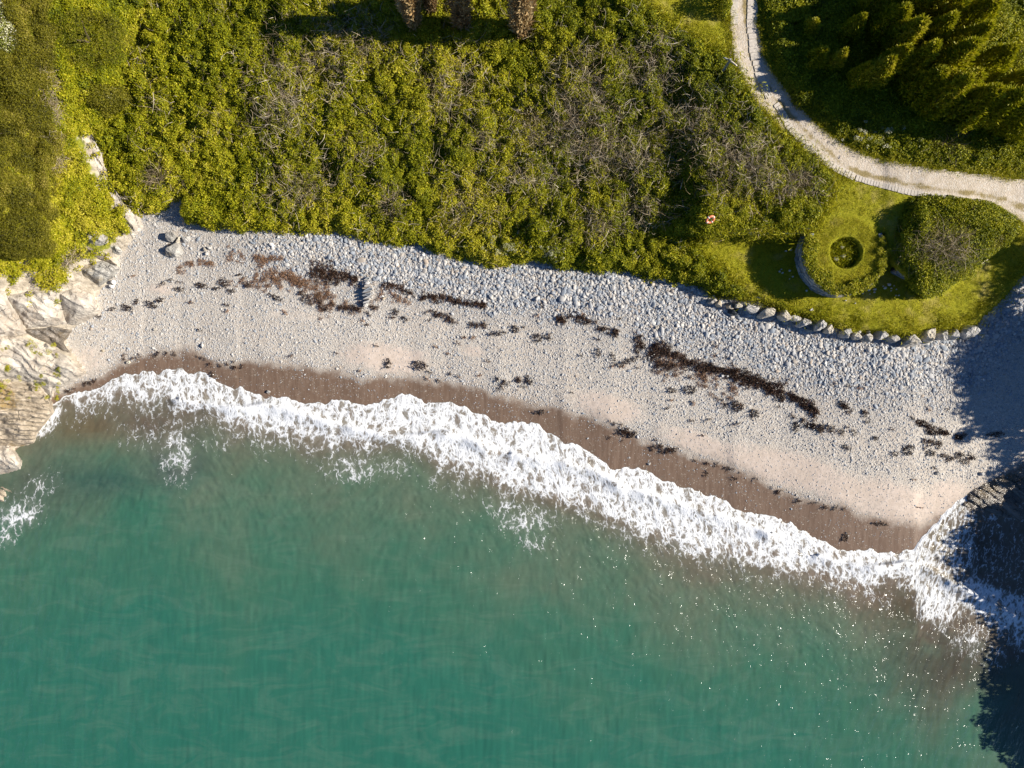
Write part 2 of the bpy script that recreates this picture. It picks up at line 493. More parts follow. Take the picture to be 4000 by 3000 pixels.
def height(u, v, head=True):
    u = np.asarray(u, float); v = np.asarray(v, float)
    d = (FRONT(u) - v) / S * .9
    zb = np.where(d > 0, .11 * np.minimum(d, 19), np.maximum(.16 * d, -3.5))
    zb = zb + .10 * sm((d - 2.5) / 1.2) * 0.6 + .05 * (fbm(u / 160, v / 70, 3, 3) - .5) * sm(d / 3)
    hl = HEDGE(u)
    dh = (hl - v) / S
    zhb = .11 * np.minimum((FRONT(u) - hl) / S * .9, 19) + .06
    bumps = (fbm(u / 230, v / 230, 9, 4) - .5) * 1.1 * sm(dh / 3)
    zh = zhb + .35 * sm(dh / .5) + .13 * np.maximum(dh, 0) + bumps
    # the terraces round the kiln and the ground along the track
    dt = (TERR(u) - v) / S
    zlow = np.minimum(ZL, zhb + .85 * sm((dh - .32) / .35)) + .02 * np.minimum(dh, 4)
    zlow = np.where(dh > .70, np.minimum(ZL + .04 * np.clip(dh, 0, 3) - .06, np.maximum(zlow, ZL - .1)), zlow)
    ztop = ZT + .045 * np.maximum(dt, 0) + (fbm(u / 200, v / 200, 19, 3) - .5) * .25
    zter = zlow + (ztop - zlow) * sm((dt + .52) / .5)
    w = sm((u - 2600) / 170)
    zl = zh * (1 - w) + zter * w
    z = np.where(dh > 0, zl, zb)
    if head:
        s = sdf(HEAD, u, v) / S
        f = np.where(s < 9, .52 * s, 4.7 + .22 * (s - 9))
        f = f + .18 * sm(s / .3) + (fbm(u / 90, v / 90, 31, 4) - .5) * 1.0 * sm(s / 1.5)
        z = np.where(s > 0, np.maximum(z, np.maximum(zb, 0) * 1.0 + 0 * z) * (1 - sm(s / 3)) + sm(s / 3) * np.maximum(np.minimum(z, 3.2), 0) + f, z)
    # the wooded slope outside the picture on the right
    s2 = np.maximum((u - 4130) / S, 0)
    z = z + np.where((v < 3300), .42 * np.minimum(s2, 9.5) + .1 * np.maximum(s2 - 9.5, 0), 0) * np.where(d < 0, .35, 1) * (.12 + .88 * sm((v - 900) / 150))
    return z

def zat(u, v): return float(height(A([u]), A([v]))[0])
def place(u, v, dz=0.0):
    z = zat(u, v) + dz
    return at(u, v, z)

# ------------------------------------------------------------------ ground sheets
st = 10
gu = np.arange(-900, 4901, st); gv = np.arange(-700, 2701, st)
U, V = np.meshgrid(gu, gv)
Z = height(U, V)
X, Y, _ = at(U, V, Z)
GV = np.stack([X, Y, Z], -1).reshape(-1, 3)
nu, nv = len(gu), len(gv)
ii = np.arange(nu * nv).reshape(nv, nu)
FQ = np.stack([ii[1:, :-1], ii[1:, 1:], ii[:-1, 1:], ii[:-1, :-1]], -1).reshape(-1, 4)
fu = (U[:-1, :-1] + st / 2).ravel(); fv = (V[:-1, :-1] + st / 2).ravel()
reg = np.zeros(len(fu), int)                                # 0 beach 1 hillside 2 lawn 3 track 4 headland
reg[fv < HEDGE(fu)] = 1
reg[inside(LAWN, fu, fv)] = 2
reg[(fu > 3200) & (fu < 4400) & (fv > 800) & (fv < HEDGE(fu))] = 2
reg[(reg == 2) & (fv < np.interp(fu, A(TRACK_IN)[:, 0], A(TRACK_IN)[:, 1])) & (fu > 3000)] = 1
reg[(fu > 2960) & (fv < -0) & (reg == 2)] = 1
reg[inside(TRACK, fu, fv)] = 3
reg[inside(HEAD, fu, fv)] = 4
reg[(fu > 4250) & (fv < 2000)] = 1

def sandiness(u, v):
    s = np.zeros(np.shape(u))
    for (a, b, ra, rb, rot, k) in [(1510, 1400, 170, 60, .1, 1), (2370, 1590, 150, 55, .25, 1), (2750, 1740, 220, 45, .35, .8), (3130, 1850, 330, 75, .3, .95),
                                   (3480, 1960, 230, 90, .2, .9), (640, 1130, 70, 30, 0, .6), (330, 1400, 110, 70, .2, .45), (1850, 1370, 60, 30, .2, .6),
                                   (3700, 1960, 120, 90, -.4, .8), (1150, 1230, 140, 30, .1, .4), (720, 1370, 60, 60, 0, .3)]:
        c, q = math.cos(rot), math.sin(rot)
        x = (u - a) * c + (v - b) * q; y = -(u - a) * q + (v - b) * c
        s = np.maximum(s, k * np.exp(-((x / ra) ** 2 + (y / rb) ** 2) ** 1.4))
    return np.clip(s + (fbm(u / 90, v / 60, 71, 4) - .5) * .5 * sm(s * 3), 0, 1)

def stone_size(u, v):
    """metres; coarse under the hedge on the right, fine towards the sea"""
    k = (v - HEDGE(u)) / np.maximum(WET(u) - HEDGE(u), 40)
    coarse = sm((.62 - k) / .5) * (.35 + .65 * sm((u - 700) / 900))
    return .085 + .20 * coarse * (.6 + .8 * fbm(u / 120, v / 60, 77, 3))

# beach attributes
bu, bv = U.ravel(), V.ravel()
attr_beach = {
    'wetd': (bv - WET(bu)) / S,
    'sand': sandiness(bu, bv),
    'coarse': np.clip((stone_size(bu, bv) - .085) / .2, 0, 1),
}
m, nt, p = new_mat('beach_sand_and_shingle'); t = NT(nt)
P = t.pos()
wet = t.attr('wetd').outputs['Fac']; sand = t.attr('sand').outputs['Fac']; coarse = t.attr('coarse').outputs['Fac']
wn_ = t.math('ADD', wet, t.math('MULTIPLY', t.math('SUBTRACT', t.noise(P, .9, 5, .6), .5), 1.7))
wetf = t.mr(wn_, -.30, .45)
damp = t.mr(wn_, -1.0, .25)
n1 = t.noise(P, 3.2, 6, .6); n2 = t.noise(P, 22, 3, .6); n3 = t.noise(P, .35, 4, .6)
vor = t.voro(P, 9.5); vor2 = t.voro(P, 21)
vc = t.n('ShaderNodeSeparateColor'); t.l(vor.outputs['Color'], vc.inputs[0])
vc2 = t.n('ShaderNodeSeparateColor'); t.l(vor2.outputs['Color'], vc2.inputs[0])
sandc = t.mix(t.mr(n1, .3, .7), (.50, .405, .33), (.60, .495, .415))
grav = t.ramp(vc.outputs[0], [(0, (.34, .30, .26)), (.35, (.45, .40, .34)), (.7, (.54, .485, .42)), (.93, (.62, .57, .50)), (1, (.72, .68, .62))])
grav2 = t.ramp(vc2.outputs[0], [(0, (.32, .28, .24)), (.5, (.47, .415, .35)), (1, (.62, .56, .48))])
gravel = t.mix(t.mr(n2, .4, .6), grav, grav2)
gravel = t.mix(t.math('MULTIPLY', coarse, .5), gravel, (.17, .18, .195))
sandmask = t.mr(t.math('ADD', sand, t.math('MULTIPLY', t.math('SUBTRACT', n1, .5), 1.1)), .2, .75)
dry = t.mix(sandmask, gravel, t.mix(t.math('MULTIPLY', t.mr(vc2.outputs[1], .86, .93), .5), sandc, grav2))
dry = t.mix(t.mr(n3, .45, .65, 0, .22), dry, (.50, .40, .31))
# streaks where the backwash ran down the wet sand
rill = t.noise(t.mapping(P, (3.2, .35, 1), (0, 0, math.radians(8))), 1.6, 5, .65, .3)
wets = t.mix(t.mr(rill, .35, .68), (.145, .093, .063), (.200, .136, .096))
wets = t.mix(t.math('MULTIPLY', t.mr(vc2.outputs[2], .80, .88), t.mr(n1, .45, .6)), wets, t.ramp(vc2.outputs[0], [(0, (.05, .045, .04)), (.6, (.24, .19, .14)), (1, (.52, .46, .38))]))
dampc = t.mix(.45, dry, (.16, .11, .08))
col = t.mix(damp, dry, dampc)
col = t.mix(wetf, col, wets)
t.l(col, p.inputs['Base Color'])
t.l(t.mr(wetf, 0, 1, .9, .42), p.inputs['Roughness'])
p.inputs['Specular IOR Level'].default_value = .3
hb = t.math('MULTIPLY', vor.outputs['Distance'], t.mr(sandmask, 0, 1, -.45, -.05))
hb = t.math('ADD', hb, t.math('MULTIPLY', n1, .35))
hb = t.math('ADD', hb, t.math('MULTIPLY', n2, .12))
hb = t.math('MULTIPLY', hb, t.mr(wetf, 0, 1, 1, .16))
t.l(t.bump(hb, .8, .07), p.inputs['Normal'])
M['beach'] = m

def greens(name, c1, c2, c3, straw, sscale=.8):
    m, nt, p = new_mat(name); t = NT(nt)
    P = t.pos()
    a = t.noise(P, .55, 5, .6); b = t.noise(P, 4.5, 5, .65); c = t.noise(P, 26, 3, .6)
    col = t.ramp(b, [(.28, c1), (.48, c2), (.72, c3)])
    col = t.mix(t.mr(a, .52, .70, 0, .75), col, straw)
    col = t.mix(t.mr(c, .35, .7, 0, .55), col, t.mix(.5, col, c1))
    t.l(col, p.inputs['Base Color'])
    p.inputs['Roughness'].default_value = .85
    p.inputs['Specular IOR Level'].default_value = .15
    h = t.math('ADD', t.math('MULTIPLY', b, .6), t.math('MULTIPLY', c, .4))
    t.l(t.bump(h, 1.0, .12), p.inputs['Normal'])
    return m
M['lawn'] = greens('short_grass', (.13, .135, .006), (.29, .275, .010), (.37, .33, .022), (.45, .36, .11))
M['hill'] = greens('undergrowth_floor', (.03, .034, .004), (.08, .085, .006), (.14, .13, .012), (.13, .10, .04))
M['turf'] = greens('kiln_turf', (.075, .09, .006), (.18, .185, .010), (.25, .235, .018), (.36, .28, .10))

m, nt, p = new_mat('headland_rock_and_turf'); t = NT(nt)
P = t.pos()
gm = t.mr(t.math('ADD', t.attr('veg').outputs['Fac'], t.math('MULTIPLY', t.math('SUBTRACT', t.noise(P, 1.3, 6, .65), .5), 1.6)), .35, .65)
rk = t.ramp(t.noise(t.mapping(P, (.5, 1.4, 1), (0, 0, .55)), 1.6, 6, .62, .5), [(.3, (.20, .16, .12)), (.48, (.40, .34, .26)), (.65, (.54, .47, .38))])
gr = t.ramp(t.noise(P, 3.5, 5, .65), [(.3, (.045, .055, .006)), (.5, (.19, .20, .01)), (.7, (.32, .30, .02))])
t.l(t.mix(gm, rk, gr), p.inputs['Base Color'])
p.inputs['Roughness'].default_value = .85
t.l(t.bump(t.noise(P, 3, 7, .65), .9, .3), p.inputs['Normal'])
M['head'] = m

m, nt, p = new_mat('gravel_track'); t = NT(nt)
P = t.pos()
cd = t.attr('mid').outputs['Fac']
a = t.noise(P, 1.6, 6, .65); b = t.noise(P, 14, 4, .6); vt = t.voro(P, 8)
vcs = t.n('ShaderNodeSeparateColor'); t.l(vt.outputs['Color'], vcs.inputs[0])
col = t.mix(t.mr(a, .35, .65), (.54, .455, .365), (.44, .365, .275))
col = t.mix(t.mr(vcs.outputs[0], .6, 1., 0, .55), col, (.60, .55, .48))
grs = t.mr(t.math('ADD', cd, t.math('MULTIPLY', t.math('SUBTRACT', t.noise(P, .9, 6, .7), .5), 2.6)), .45, 1.05)
col = t.mix(t.math('MULTIPLY', grs, .92), col, t.mix(t.mr(b, .35, .65), (.17, .13, .03), (.29, .21, .08)))
t.l(col, p.inputs['Base Color']); p.inputs['Roughness'].default_value = .9
t.l(t.bump(t.math('ADD', t.math('MULTIPLY', vt.outputs['Distance'], -.5), b), .6, .06), p.inputs['Normal'])
M['track'] = m

tu = U.ravel(); tv = V.ravel()
so, si = smooth_line(TRACK_OUT, 4), smooth_line(TRACK_IN, 4)
do = pdist(so, tu, tv); di = pdist(si, tu, tv)
q = do / (do + di + 1e-6)
lower = sm((tu - 3150) / 200)
mid = np.exp(-((q - (.55 * (1 - lower) + .33 * lower)) / .13) ** 2) + .55 * np.exp(-(np.minimum(do, di) / 9) ** 2) * .9
veg = np.clip(1.15 - sm((tv - 930 + (tu - 250) * .0) / 170) * 1.3 + .0, -.3, 1)
veg = veg - .7 * np.exp(-(pdist([(372, 500), (390, 570), (429, 690), (500, 800), (552, 881), (475, 994), (472, 1044), (398, 1125)], tu, tv) / 70) ** 2) * (tv > 480)
veg = np.where((tu > 260) & (tv > 520) & (tv < 1000), veg - .18, veg)

def ground(name, k, mat, label, cat, attrs=None):
    f = FQ[reg == k]
    used = np.unique(f); remap = np.zeros(len(GV), int); remap[used] = np.arange(len(used))
    at_ = {a: b[used] for a, b in attrs.items()} if attrs else None
    o = link(name, make_mesh(name, GV[used], remap[f], mat, True, at_))
    tag(o, label, cat, kind='structure')
    return o
beach = ground('beach', 0, M['beach'], 'curving beach of grey shingle, pale sand and brown wet sand', 'beach', attr_beach)
hillside = ground('hillside', 1, M['hill'], 'dark soil of the overgrown slope above the beach', 'hillside')
lawn = ground('lawn', 2, M['lawn'], 'short yellow green grass round the kiln and beside the track', 'lawn')
track = ground('track', 3, M['track'], 'curving gravel track with two strips of concrete slabs', 'track', {'mid': mid})
headland = ground('headland', 4, M['head'], 'steep grassy rock headland at the left end of the beach', 'headland', {'veg': veg})

# land beyond the picture
far = make_mesh('land', A([[-700, 38, 4.0], [700, 38, 4.0], [700, 800, 20.0], [-700, 800, 20.0], [-700, -2, 6.0], [-48, -2, 6.0], [-48, 38, 6.0], [75, -2, 8.0], [700, -2, 8.0], [700, 38, 8.0], [75, 38, 8.0]]),
                [A([[0, 1, 2, 3], [4, 5, 6, 0], [7, 8, 9, 10]], np.int32)], M['hill'])
tag(link('land', far), 'green land stretching away behind the bay', 'land', kind='structure')

# ------------------------------------------------------------------ sea
wu = np.concatenate([np.arange(-1500, -200, 60), np.arange(-200, 4300, 4.5), np.arange(4300, 6001, 60)])
rows = np.concatenate([np.arange(-3, 470, 4.2), 470 + np.cumsum(np.linspace(5, 42, 62)), [3600, 6000]])
WU, WT = np.meshgrid(wu, rows)
fr = FRONT(WU); 
jag = (fbm(wu / 26, wu * 0, 41, 4) - .5) * 26 + (fbm(wu / 90, wu * 0, 44, 3) - .5) * 26
blend = sm(1 - WT / 120)
WV = fr + WT + jag[None] * blend
tt = WT / S
bk = BACK(WU); back_m = (WV - bk) / S                       # metres seaward of the foam band
sl = np.concatenate([[0], np.cumsum(np.hypot(np.diff(wu), np.diff(FRONT(wu))))]) / S
SS = np.broadcast_to(sl[None], WU.shape)
# broken crests inside the surf
crest = np.zeros(WU.shape)
for line, hgt in (([(700, 1560), (930, 1590), (1060, 1580), (1240, 1630), (1330, 1660), (1480, 1690), (1600, 1702), (1760, 1690), (1900, 1740)], .30),
                  ([(2000, 1775), (2230, 1815), (2350, 1850), (2450, 1905), (2600, 1950), (2720, 1990), (2850, 2025), (3000, 2080)], .30),
                  ([(3200, 2170), (3400, 2210), (3570, 2200), (3700, 2260), (3900, 2370), (4100, 2450)], .28)):
    dd = pdist(smooth_line(line, 4), WU, WV) / S
    side = np.interp(WU, A(line)[:, 0], A(line)[:, 1])
    crest += hgt * np.where(WV < side, np.exp(-(dd / .16) ** 2), np.exp(-(dd / .65) ** 2)) * (.5 + vn(WU / 60, WV / 60, 90))
WZ = .045 * sm((WT + 3) / 14) - .03 * sm(WT / 200)
WZ = WZ + crest + .09 * (fbm(SS * .55, tt * .8, 51, 4) - .5) * sm(tt / 1.5)
WZ = WZ + .05 * (fbm(SS * 2.6, tt * 2.6, 52, 3) - .5) * sm(tt / .6)
bz = height(WU, WV, False)
shore = sm(1 - tt / 1.2)
WZ = WZ + np.clip(bz, 0, .3) * shore
WX, WY, _ = at(WU, WV, WZ)

# foam thickness
dens = np.zeros(WU.shape)
nz = fbm(SS * .9, tt * .7, 61, 4); nzf = fbm(SS * 2.2, tt * 1.1, 62, 3)
finger = (fbm(SS * 1.15, tt * .22, 63, 4) - .5)
bm = back_m + finger * 1.9
band = sm(-bm / .55) * sm((tt + .05) / .12)
dens = band * (.56 + .36 * nz) * (1 - .30 * sm((bm + 1.7) / 1.6)) 
dens = np.maximum(dens, .95 * sm(1 - tt / .22) * sm((tt + .05) / .08) * (WU < 3600))
dens += crest * .55
fringe = np.exp(-np.maximum(bm, 0) / 1.25) * (bm > -.5) * (.40 + .25 * (nzf - .5))
dens = np.maximum(dens, fringe * .95 * (nz > .3))
def blob(u0, v0, ru, rv, k, rot=0.):
    c, s_ = math.cos(rot), math.sin(rot)
    x = ((WU - u0) * c + (WV - v0) * s_) / ru; y = (-(WU - u0) * s_ + (WV - v0) * c) / rv
    return k * np.exp(-(x * x + y * y) ** 1.2) * (.45 + 1.1 * fbm(SS * 1.3, tt * 1.3, 64, 4))
for b_ in [(690, 1760, 75, 150, .46), (560, 1700, 150, 70, .30), (860, 1720, 110, 60, .30), (1370, 1830, 130, 70, .44), (1550, 1830, 120, 60, .30),
           (2060, 2030, 130, 70, .46), (2080, 2110, 90, 60, .34), (1800, 1910, 70, 60, .28), (1960, 1980, 80, 60, .40), (1700, 1870, 60, 50, .3),
           (70, 2010, 110, 70, .62, -.4), (30, 2090, 60, 60, .45), (150, 1900, 120, 60, .30, -.5), (180, 1660, 90, 32, .85, -.6), (215, 1620, 40, 40, .8),
           (3600, 2330, 45, 110, .62), (3680, 2410, 90, 45, .55), (3790, 2500, 90, 90, .40, .5), (3880, 2560, 80, 80, .32), (3780, 2130, 110, 110, .42),
           (3900, 2200, 120, 90, .36), (3700, 2080, 60, 100, .38, .7), (3950, 2330, 100, 60, .4), (3850, 2050, 100, 70, .33), (3450, 2350, 60, 70, .26), (3250, 2300, 90, 40, .25)]:
    dens = np.maximum(dens, blob(*b_))
# the wash over the rock on the right: streaks running up the shore
rz_ = sm((WU - 3570) / 50) * sm((3820 - WU) / 60) * sm((2330 - WV) / 80)
dens = dens * (1 - .9 * rz_) + rz_ * (.30 + .28 * fbm(WU / 18, WV / 60, 66, 4)) * (tt > -.02)
edge_r = (WU > 3560) * np.exp(-(np.maximum(tt - .15, 0) / .35) ** 2) * sm((3800 - WU) / 60)
dens = np.maximum(dens, .93 * edge_r)
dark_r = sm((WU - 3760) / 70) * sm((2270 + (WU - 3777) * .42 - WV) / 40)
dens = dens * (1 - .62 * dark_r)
dens = np.clip(dens, 0, 1)

# colour of the water body: stirred sand near the shore, clear green further out
qa, qb = SS * .83 - tt * .56, SS * .56 + tt * .83
wander = (fbm(qa * .10, qb * .13, 81, 5, .6) - .5) * 13 + (fbm(qb * .37 + 2 * vn(qa * .2, qb * .2, 86), qa * .21, 82, 5, .6) - .5) * 6
qd = np.maximum(back_m, -1) + wander * sm((back_m + .5) / 4)
qd = qd - 2.4 * sm((WU - 2900) / 700) + .9 * sm((900 - WU) / 500) * 0
stops = [-1, 0, 1.2, 3.2, 6.5, 11, 17, 40]
cr = A([(.150, .112, .080), (.128, .112, .080), (.110, .120, .082), (.094, .128, .085), (.070, .130, .085), (.040, .124, .080), (.026, .122, .084), (.016, .114, .080)])
tint = np.stack([np.interp(qd, stops, cr[:, i]) for i in range(3)], -1)
def tone(mask, c, k):
    global tint
    w = (mask * k)[..., None]; tint = tint * (1 - w) + A(c) * w
nb = fbm(WU / 140, WV / 110, 84, 4)
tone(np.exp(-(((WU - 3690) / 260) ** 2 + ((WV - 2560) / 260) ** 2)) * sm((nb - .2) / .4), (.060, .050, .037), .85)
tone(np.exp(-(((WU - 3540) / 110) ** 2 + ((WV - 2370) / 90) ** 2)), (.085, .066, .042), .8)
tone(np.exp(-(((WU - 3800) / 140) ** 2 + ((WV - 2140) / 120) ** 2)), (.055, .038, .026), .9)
tone(np.exp(-(((WU - 3650) / 70) ** 2 + ((WV - 2130) / 110) ** 2)), (.16, .115, .06), .85)
tone(np.exp(-(((WU - 330) / 170) ** 2 + ((WV - 1670) / 70) ** 2)), (.125, .088, .045), .8)
tone(np.exp(-(((WU - 600) / 200) ** 2 + ((WV - 1650) / 60) ** 2)), (.105, .075, .055), .8)
tone(np.exp(-(((WU - 690) / 110) ** 2 + ((WV - 1800) / 100) ** 2)) * sm((nb - .3) / .3), (.055, .058, .062), .75)
tone(np.exp(-(((WU - 150) / 220) ** 2 + ((WV - 1900) / 130) ** 2)), (.055, .070, .052), .6)
tone(np.exp(-(((WU - 420) / 170) ** 2 + ((WV - 1880) / 60) ** 2)), (.022, .062, .055), .6)

iw = np.arange(WU.size).reshape(WU.shape)
WF = np.stack([iw[1:, :-1], iw[1:, 1:], iw[:-1, 1:], iw[:-1, :-1]], -1).reshape(-1, 4)
m, nt, p = new_mat('sea_water_with_foam'); t = NT(nt)
stv = t.attr('st').outputs['Vector']; dn = t.attr('foam').outputs['Fac']; tc = t.attr('tint').outputs['Color']
P = t.pos()
# domain warp
w1 = t.n('ShaderNodeTexNoise'); w1.inputs['Scale'].default_value = 1.3; w1.inputs['Detail'].default_value = 4; t.l(stv, w1.inputs['Vector'])
va = t.n('ShaderNodeVectorMath', operation='SUBTRACT'); t.l(w1.outputs['Color'], va.inputs[0]); va.inputs[1].default_value = (.5, .5, .5)
vb = t.n('ShaderNodeVectorMath', operation='SCALE'); t.l(va.outputs[0], vb.inputs[0]); vb.inputs['Scale'].default_value = .95
vw = t.n('ShaderNodeVectorMath', operation='ADD'); t.l(stv, vw.inputs[0]); t.l(vb.outputs[0], vw.inputs[1])
mA = t.mapping(vw.outputs[0], (1.0, .62, 1)); 
e1 = t.voro(mA, 1.55, 'DISTANCE_TO_EDGE').outputs['Distance']
e2 = t.voro(mA, 4.2, 'DISTANCE_TO_EDGE').outputs['Distance']
e3 = t.voro(vw.outputs[0], 9.5, 'DISTANCE_TO_EDGE').outputs['Distance']
fn = t.noise(t.mapping(vw.outputs[0], (1.5, .55, 1)), 2.6, 6, .68, .6)
ff = t.noise(vw.outputs[0], 12, 4, .65)
l1 = t.mr(e1, 0, .42, 1, 0, False); l2 = t.mr(e2, 0, .46, 1, 0, False); l3 = t.mr(e3, 0, .5, 1, 0, False)
lace = t.math('ADD', t.math('MULTIPLY', l1, .38), t.math('MULTIPLY', l2, .30))
lace = t.math('ADD', lace, t.math('MULTIPLY', l3, .10))
lace = t.math('ADD', lace, t.math('MULTIPLY', t.mr(fn, .25, .75, 0, 1, False), .32))
lace = t.math('ADD', lace, t.math('MULTIPLY', t.math('SUBTRACT', ff, .5), .22))
th = t.mr(dn, 0, 1, 1.0, .44, False)
raw = t.math('SUBTRACT', lace, th)
foam = t.math('MULTIPLY', t.mr(raw, -.03, .07), t.mr(raw, 0, .22, .62, 1.0))
thick = t.mr(raw, .0, .34)
foam = t.math('MULTIPLY', foam, t.mr(dn, .04, .15))
veil = t.math('MULTIPLY', t.mr(dn, .1, .8), t.mr(raw, -.45, 0, 0, .30))          # bubbles under the surface
body = t.mix(t.mr(t.noise(t.mapping(P, (.30, .85, 1), (0, 0, .12)), .8, 6, .68, 1.2), .40, .72, 0, .34), tc, t.mix(.45, tc, (.19, .24, .18)))
body = t.mix(t.mr(t.noise(t.mapping(P, (.7, .42, 1), (0, 0, .6)), .8, 5, .65, 1.6), .45, .75, 0, .30), body, t.mix(.5, body, (.012, .085, .068)))
body = t.mix(veil, body, (.52, .50, .46))
wd = t.n('ShaderNodeBsdfDiffuse'); t.l(body, wd.inputs['Color'])
crestv = t.mapping(P, (1.0, 1.0, 1), (0, 0, math.radians(24)))
r0 = t.noise(t.mapping(crestv, (.55, .16, 1)), 1.0, 2, .5)
r1 = t.noise(t.mapping(crestv, (2.3, .95, 1)), 1.0, 2, .5)
r2 = t.noise(t.mapping(crestv, (7.5, 5.0, 1)), 1.0, 2, .5)
rh = t.math('ADD', t.math('MULTIPLY', r0, .45), t.math('MULTIPLY', r1, .25))
rh = t.math('ADD', rh, t.math('MULTIPLY', r2, .06))
wnrm = t.bump(rh, 1.0, 1.0)
wg = t.n('ShaderNodeBsdfGlossy'); wg.inputs['Roughness'].default_value = .15
t.l(wnrm, wg.inputs['Normal'])
fr_ = t.n('ShaderNodeFresnel'); fr_.inputs['IOR'].default_value = 1.34; t.l(wnrm, fr_.inputs['Normal'])
wmx = t.n('ShaderNodeMixShader'); t.l(fr_.outputs[0], wmx.inputs[0]); t.l(wd.outputs[0], wmx.inputs[1]); t.l(wg.outputs[0], wmx.inputs[2])
nt.nodes.remove(p)
fo = t.n('ShaderNodeBsdfPrincipled')
t.l(t.mix(thick, (.56, .57, .58), (.82, .82, .82)), fo.inputs['Base Color'])
fo.inputs['Roughness'].default_value = .6
t.l(t.bump(t.math('ADD', t.math('MULTIPLY', lace, .8), t.math('MULTIPLY', ff, .3)), .7, .10), fo.inputs['Normal'])
mx = t.n('ShaderNodeMixShader'); t.l(foam, mx.inputs[0]); t.l(wmx.outputs[0], mx.inputs[1]); t.l(fo.outputs[0], mx.inputs[2])
t.l(mx.outputs[0], nt.nodes['Material Output'].inputs['Surface'])
M['sea'] = m
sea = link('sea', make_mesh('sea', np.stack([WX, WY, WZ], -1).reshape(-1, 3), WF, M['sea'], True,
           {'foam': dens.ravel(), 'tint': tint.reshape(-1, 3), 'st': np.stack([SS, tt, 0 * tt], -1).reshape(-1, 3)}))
tag(sea, 'teal green sea breaking in white foam along the beach', 'sea', kind='structure')
deep = make_mesh('open_sea', A([[-1500, -1500, -.6], [1500, -1500, -.6], [1500, -60, -.6], [-1500, -60, -.6]]), [A([[0, 1, 2, 3]], np.int32)], plain('open_sea_water', (.010, .10, .066), .1, .1, .1))
tag(link('sea_bed', deep), 'deep green water outside the bay', 'sea', kind='structure')

# ------------------------------------------------------------------ scattering (stuff only)
def library(name, meshes):
    c = bpy.data.collections.new(name)
    for i, me in enumerate(meshes):
        c.objects.link(bpy.data.objects.new('%s_%02d' % (name, i), me))
    return c

def scatter(name, P, R, Sc, pick, tone_, lib, label, cat, parent=None):
    me = bpy.data.meshes.new(name)
    n = len(P)
    me.vertices.add(n); me.vertices.foreach_set('co', np.asarray(P, np.float32).ravel())
    for nm, ty, d in (('rot', 'FLOAT_VECTOR', R), ('scl', 'FLOAT_VECTOR', Sc)):
        a = me.attributes.new(nm, ty, 'POINT'); a.data.foreach_set('vector', np.asarray(d, np.float32).ravel())
    a = me.attributes.new('pick', 'INT', 'POINT'); a.data.foreach_set('value', np.asarray(pick, np.int32))
    a = me.attributes.new('tone', 'FLOAT', 'POINT'); a.data.foreach_set('value', np.asarray(tone_, np.float32))
    o = link(name, me, parent)
    g = bpy.data.node_groups.new(name + '_scatter', 'GeometryNodeTree')
    g.interface.new_socket('Geometry', in_out='INPUT', socket_type='NodeSocketGeometry')
    g.interface.new_socket('Geometry', in_out='OUTPUT', socket_type='NodeSocketGeometry')
    N = g.nodes; L = g.links
    gi = N.new('NodeGroupInput'); go = N.new('NodeGroupOutput')
    ip = N.new('GeometryNodeInstanceOnPoints'); ci = N.new('GeometryNodeCollectionInfo')
    ci.inputs['Collection'].default_value = lib
    ci.inputs['Separate Children'].default_value = True
    ci.inputs['Reset Children'].default_value = True
    def na(nm, ty):
        x = N.new('GeometryNodeInputNamedAttribute'); x.data_type = ty; x.inputs['Name'].default_value = nm
        return x.outputs['Attribute']
    er = N.new('FunctionNodeEulerToRotation')
    L.new(na('rot', 'FLOAT_VECTOR'), er.inputs[0])
    L.new(gi.outputs[0], ip.inputs['Points']); L.new(ci.outputs[0], ip.inputs['Instance'])
    ip.inputs['Pick Instance'].default_value = True
    L.new(na('pick', 'INT'), ip.inputs['Instance Index'])
    L.new(er.outputs[0], ip.inputs['Rotation']); L.new(na('scl', 'FLOAT_VECTOR'), ip.inputs['Scale'])
    L.new(ip.outputs[0], go.inputs[0])
    md = o.modifiers.new('scatter', 'NODES'); md.node_group = g
    if parent is None: tag(o, label, cat, kind='stuff')
    else: o['kind'] = 'stuff'
    return o

def rand_uv(n, u0, u1, v0, v1): return rng.uniform(u0, u1, n), rng.uniform(v0, v1, n)

# --- shingle
def pebble_mesh(k, r):
    v, f = ico(1)
    n = r.normal(size=(7, 3)); n /= np.linalg.norm(n, axis=1)[:, None]
    d = np.clip(v @ n.T, 0, 9)
    rad = np.min(np.where(d > .01, r.uniform(.72, 1.05, 7) / np.maximum(d, .01), 9), 1)
    p = v * np.minimum(rad, 1.12)[:, None] * .5
    p[:, 0] *= r.uniform(1., 1.35); p[:, 1] *= r.uniform(.7, .95); p[:, 2] *= r.uniform(.26, .46)
    return make_mesh('pebble', p, f, None, True)
pr = np.random.default_rng(3)
peb = [pebble_mesh(i, pr) for i in range(8)]
for me in peb: me.materials.append(M['pebble_i'])
lib_peb = library('pebbles', peb)

def on_beach(u, v):
    return (v > HEDGE(u) - 4) & (v < FRONT(u) - 2) & ~inside(HEAD, u, v) & (u < 4150)

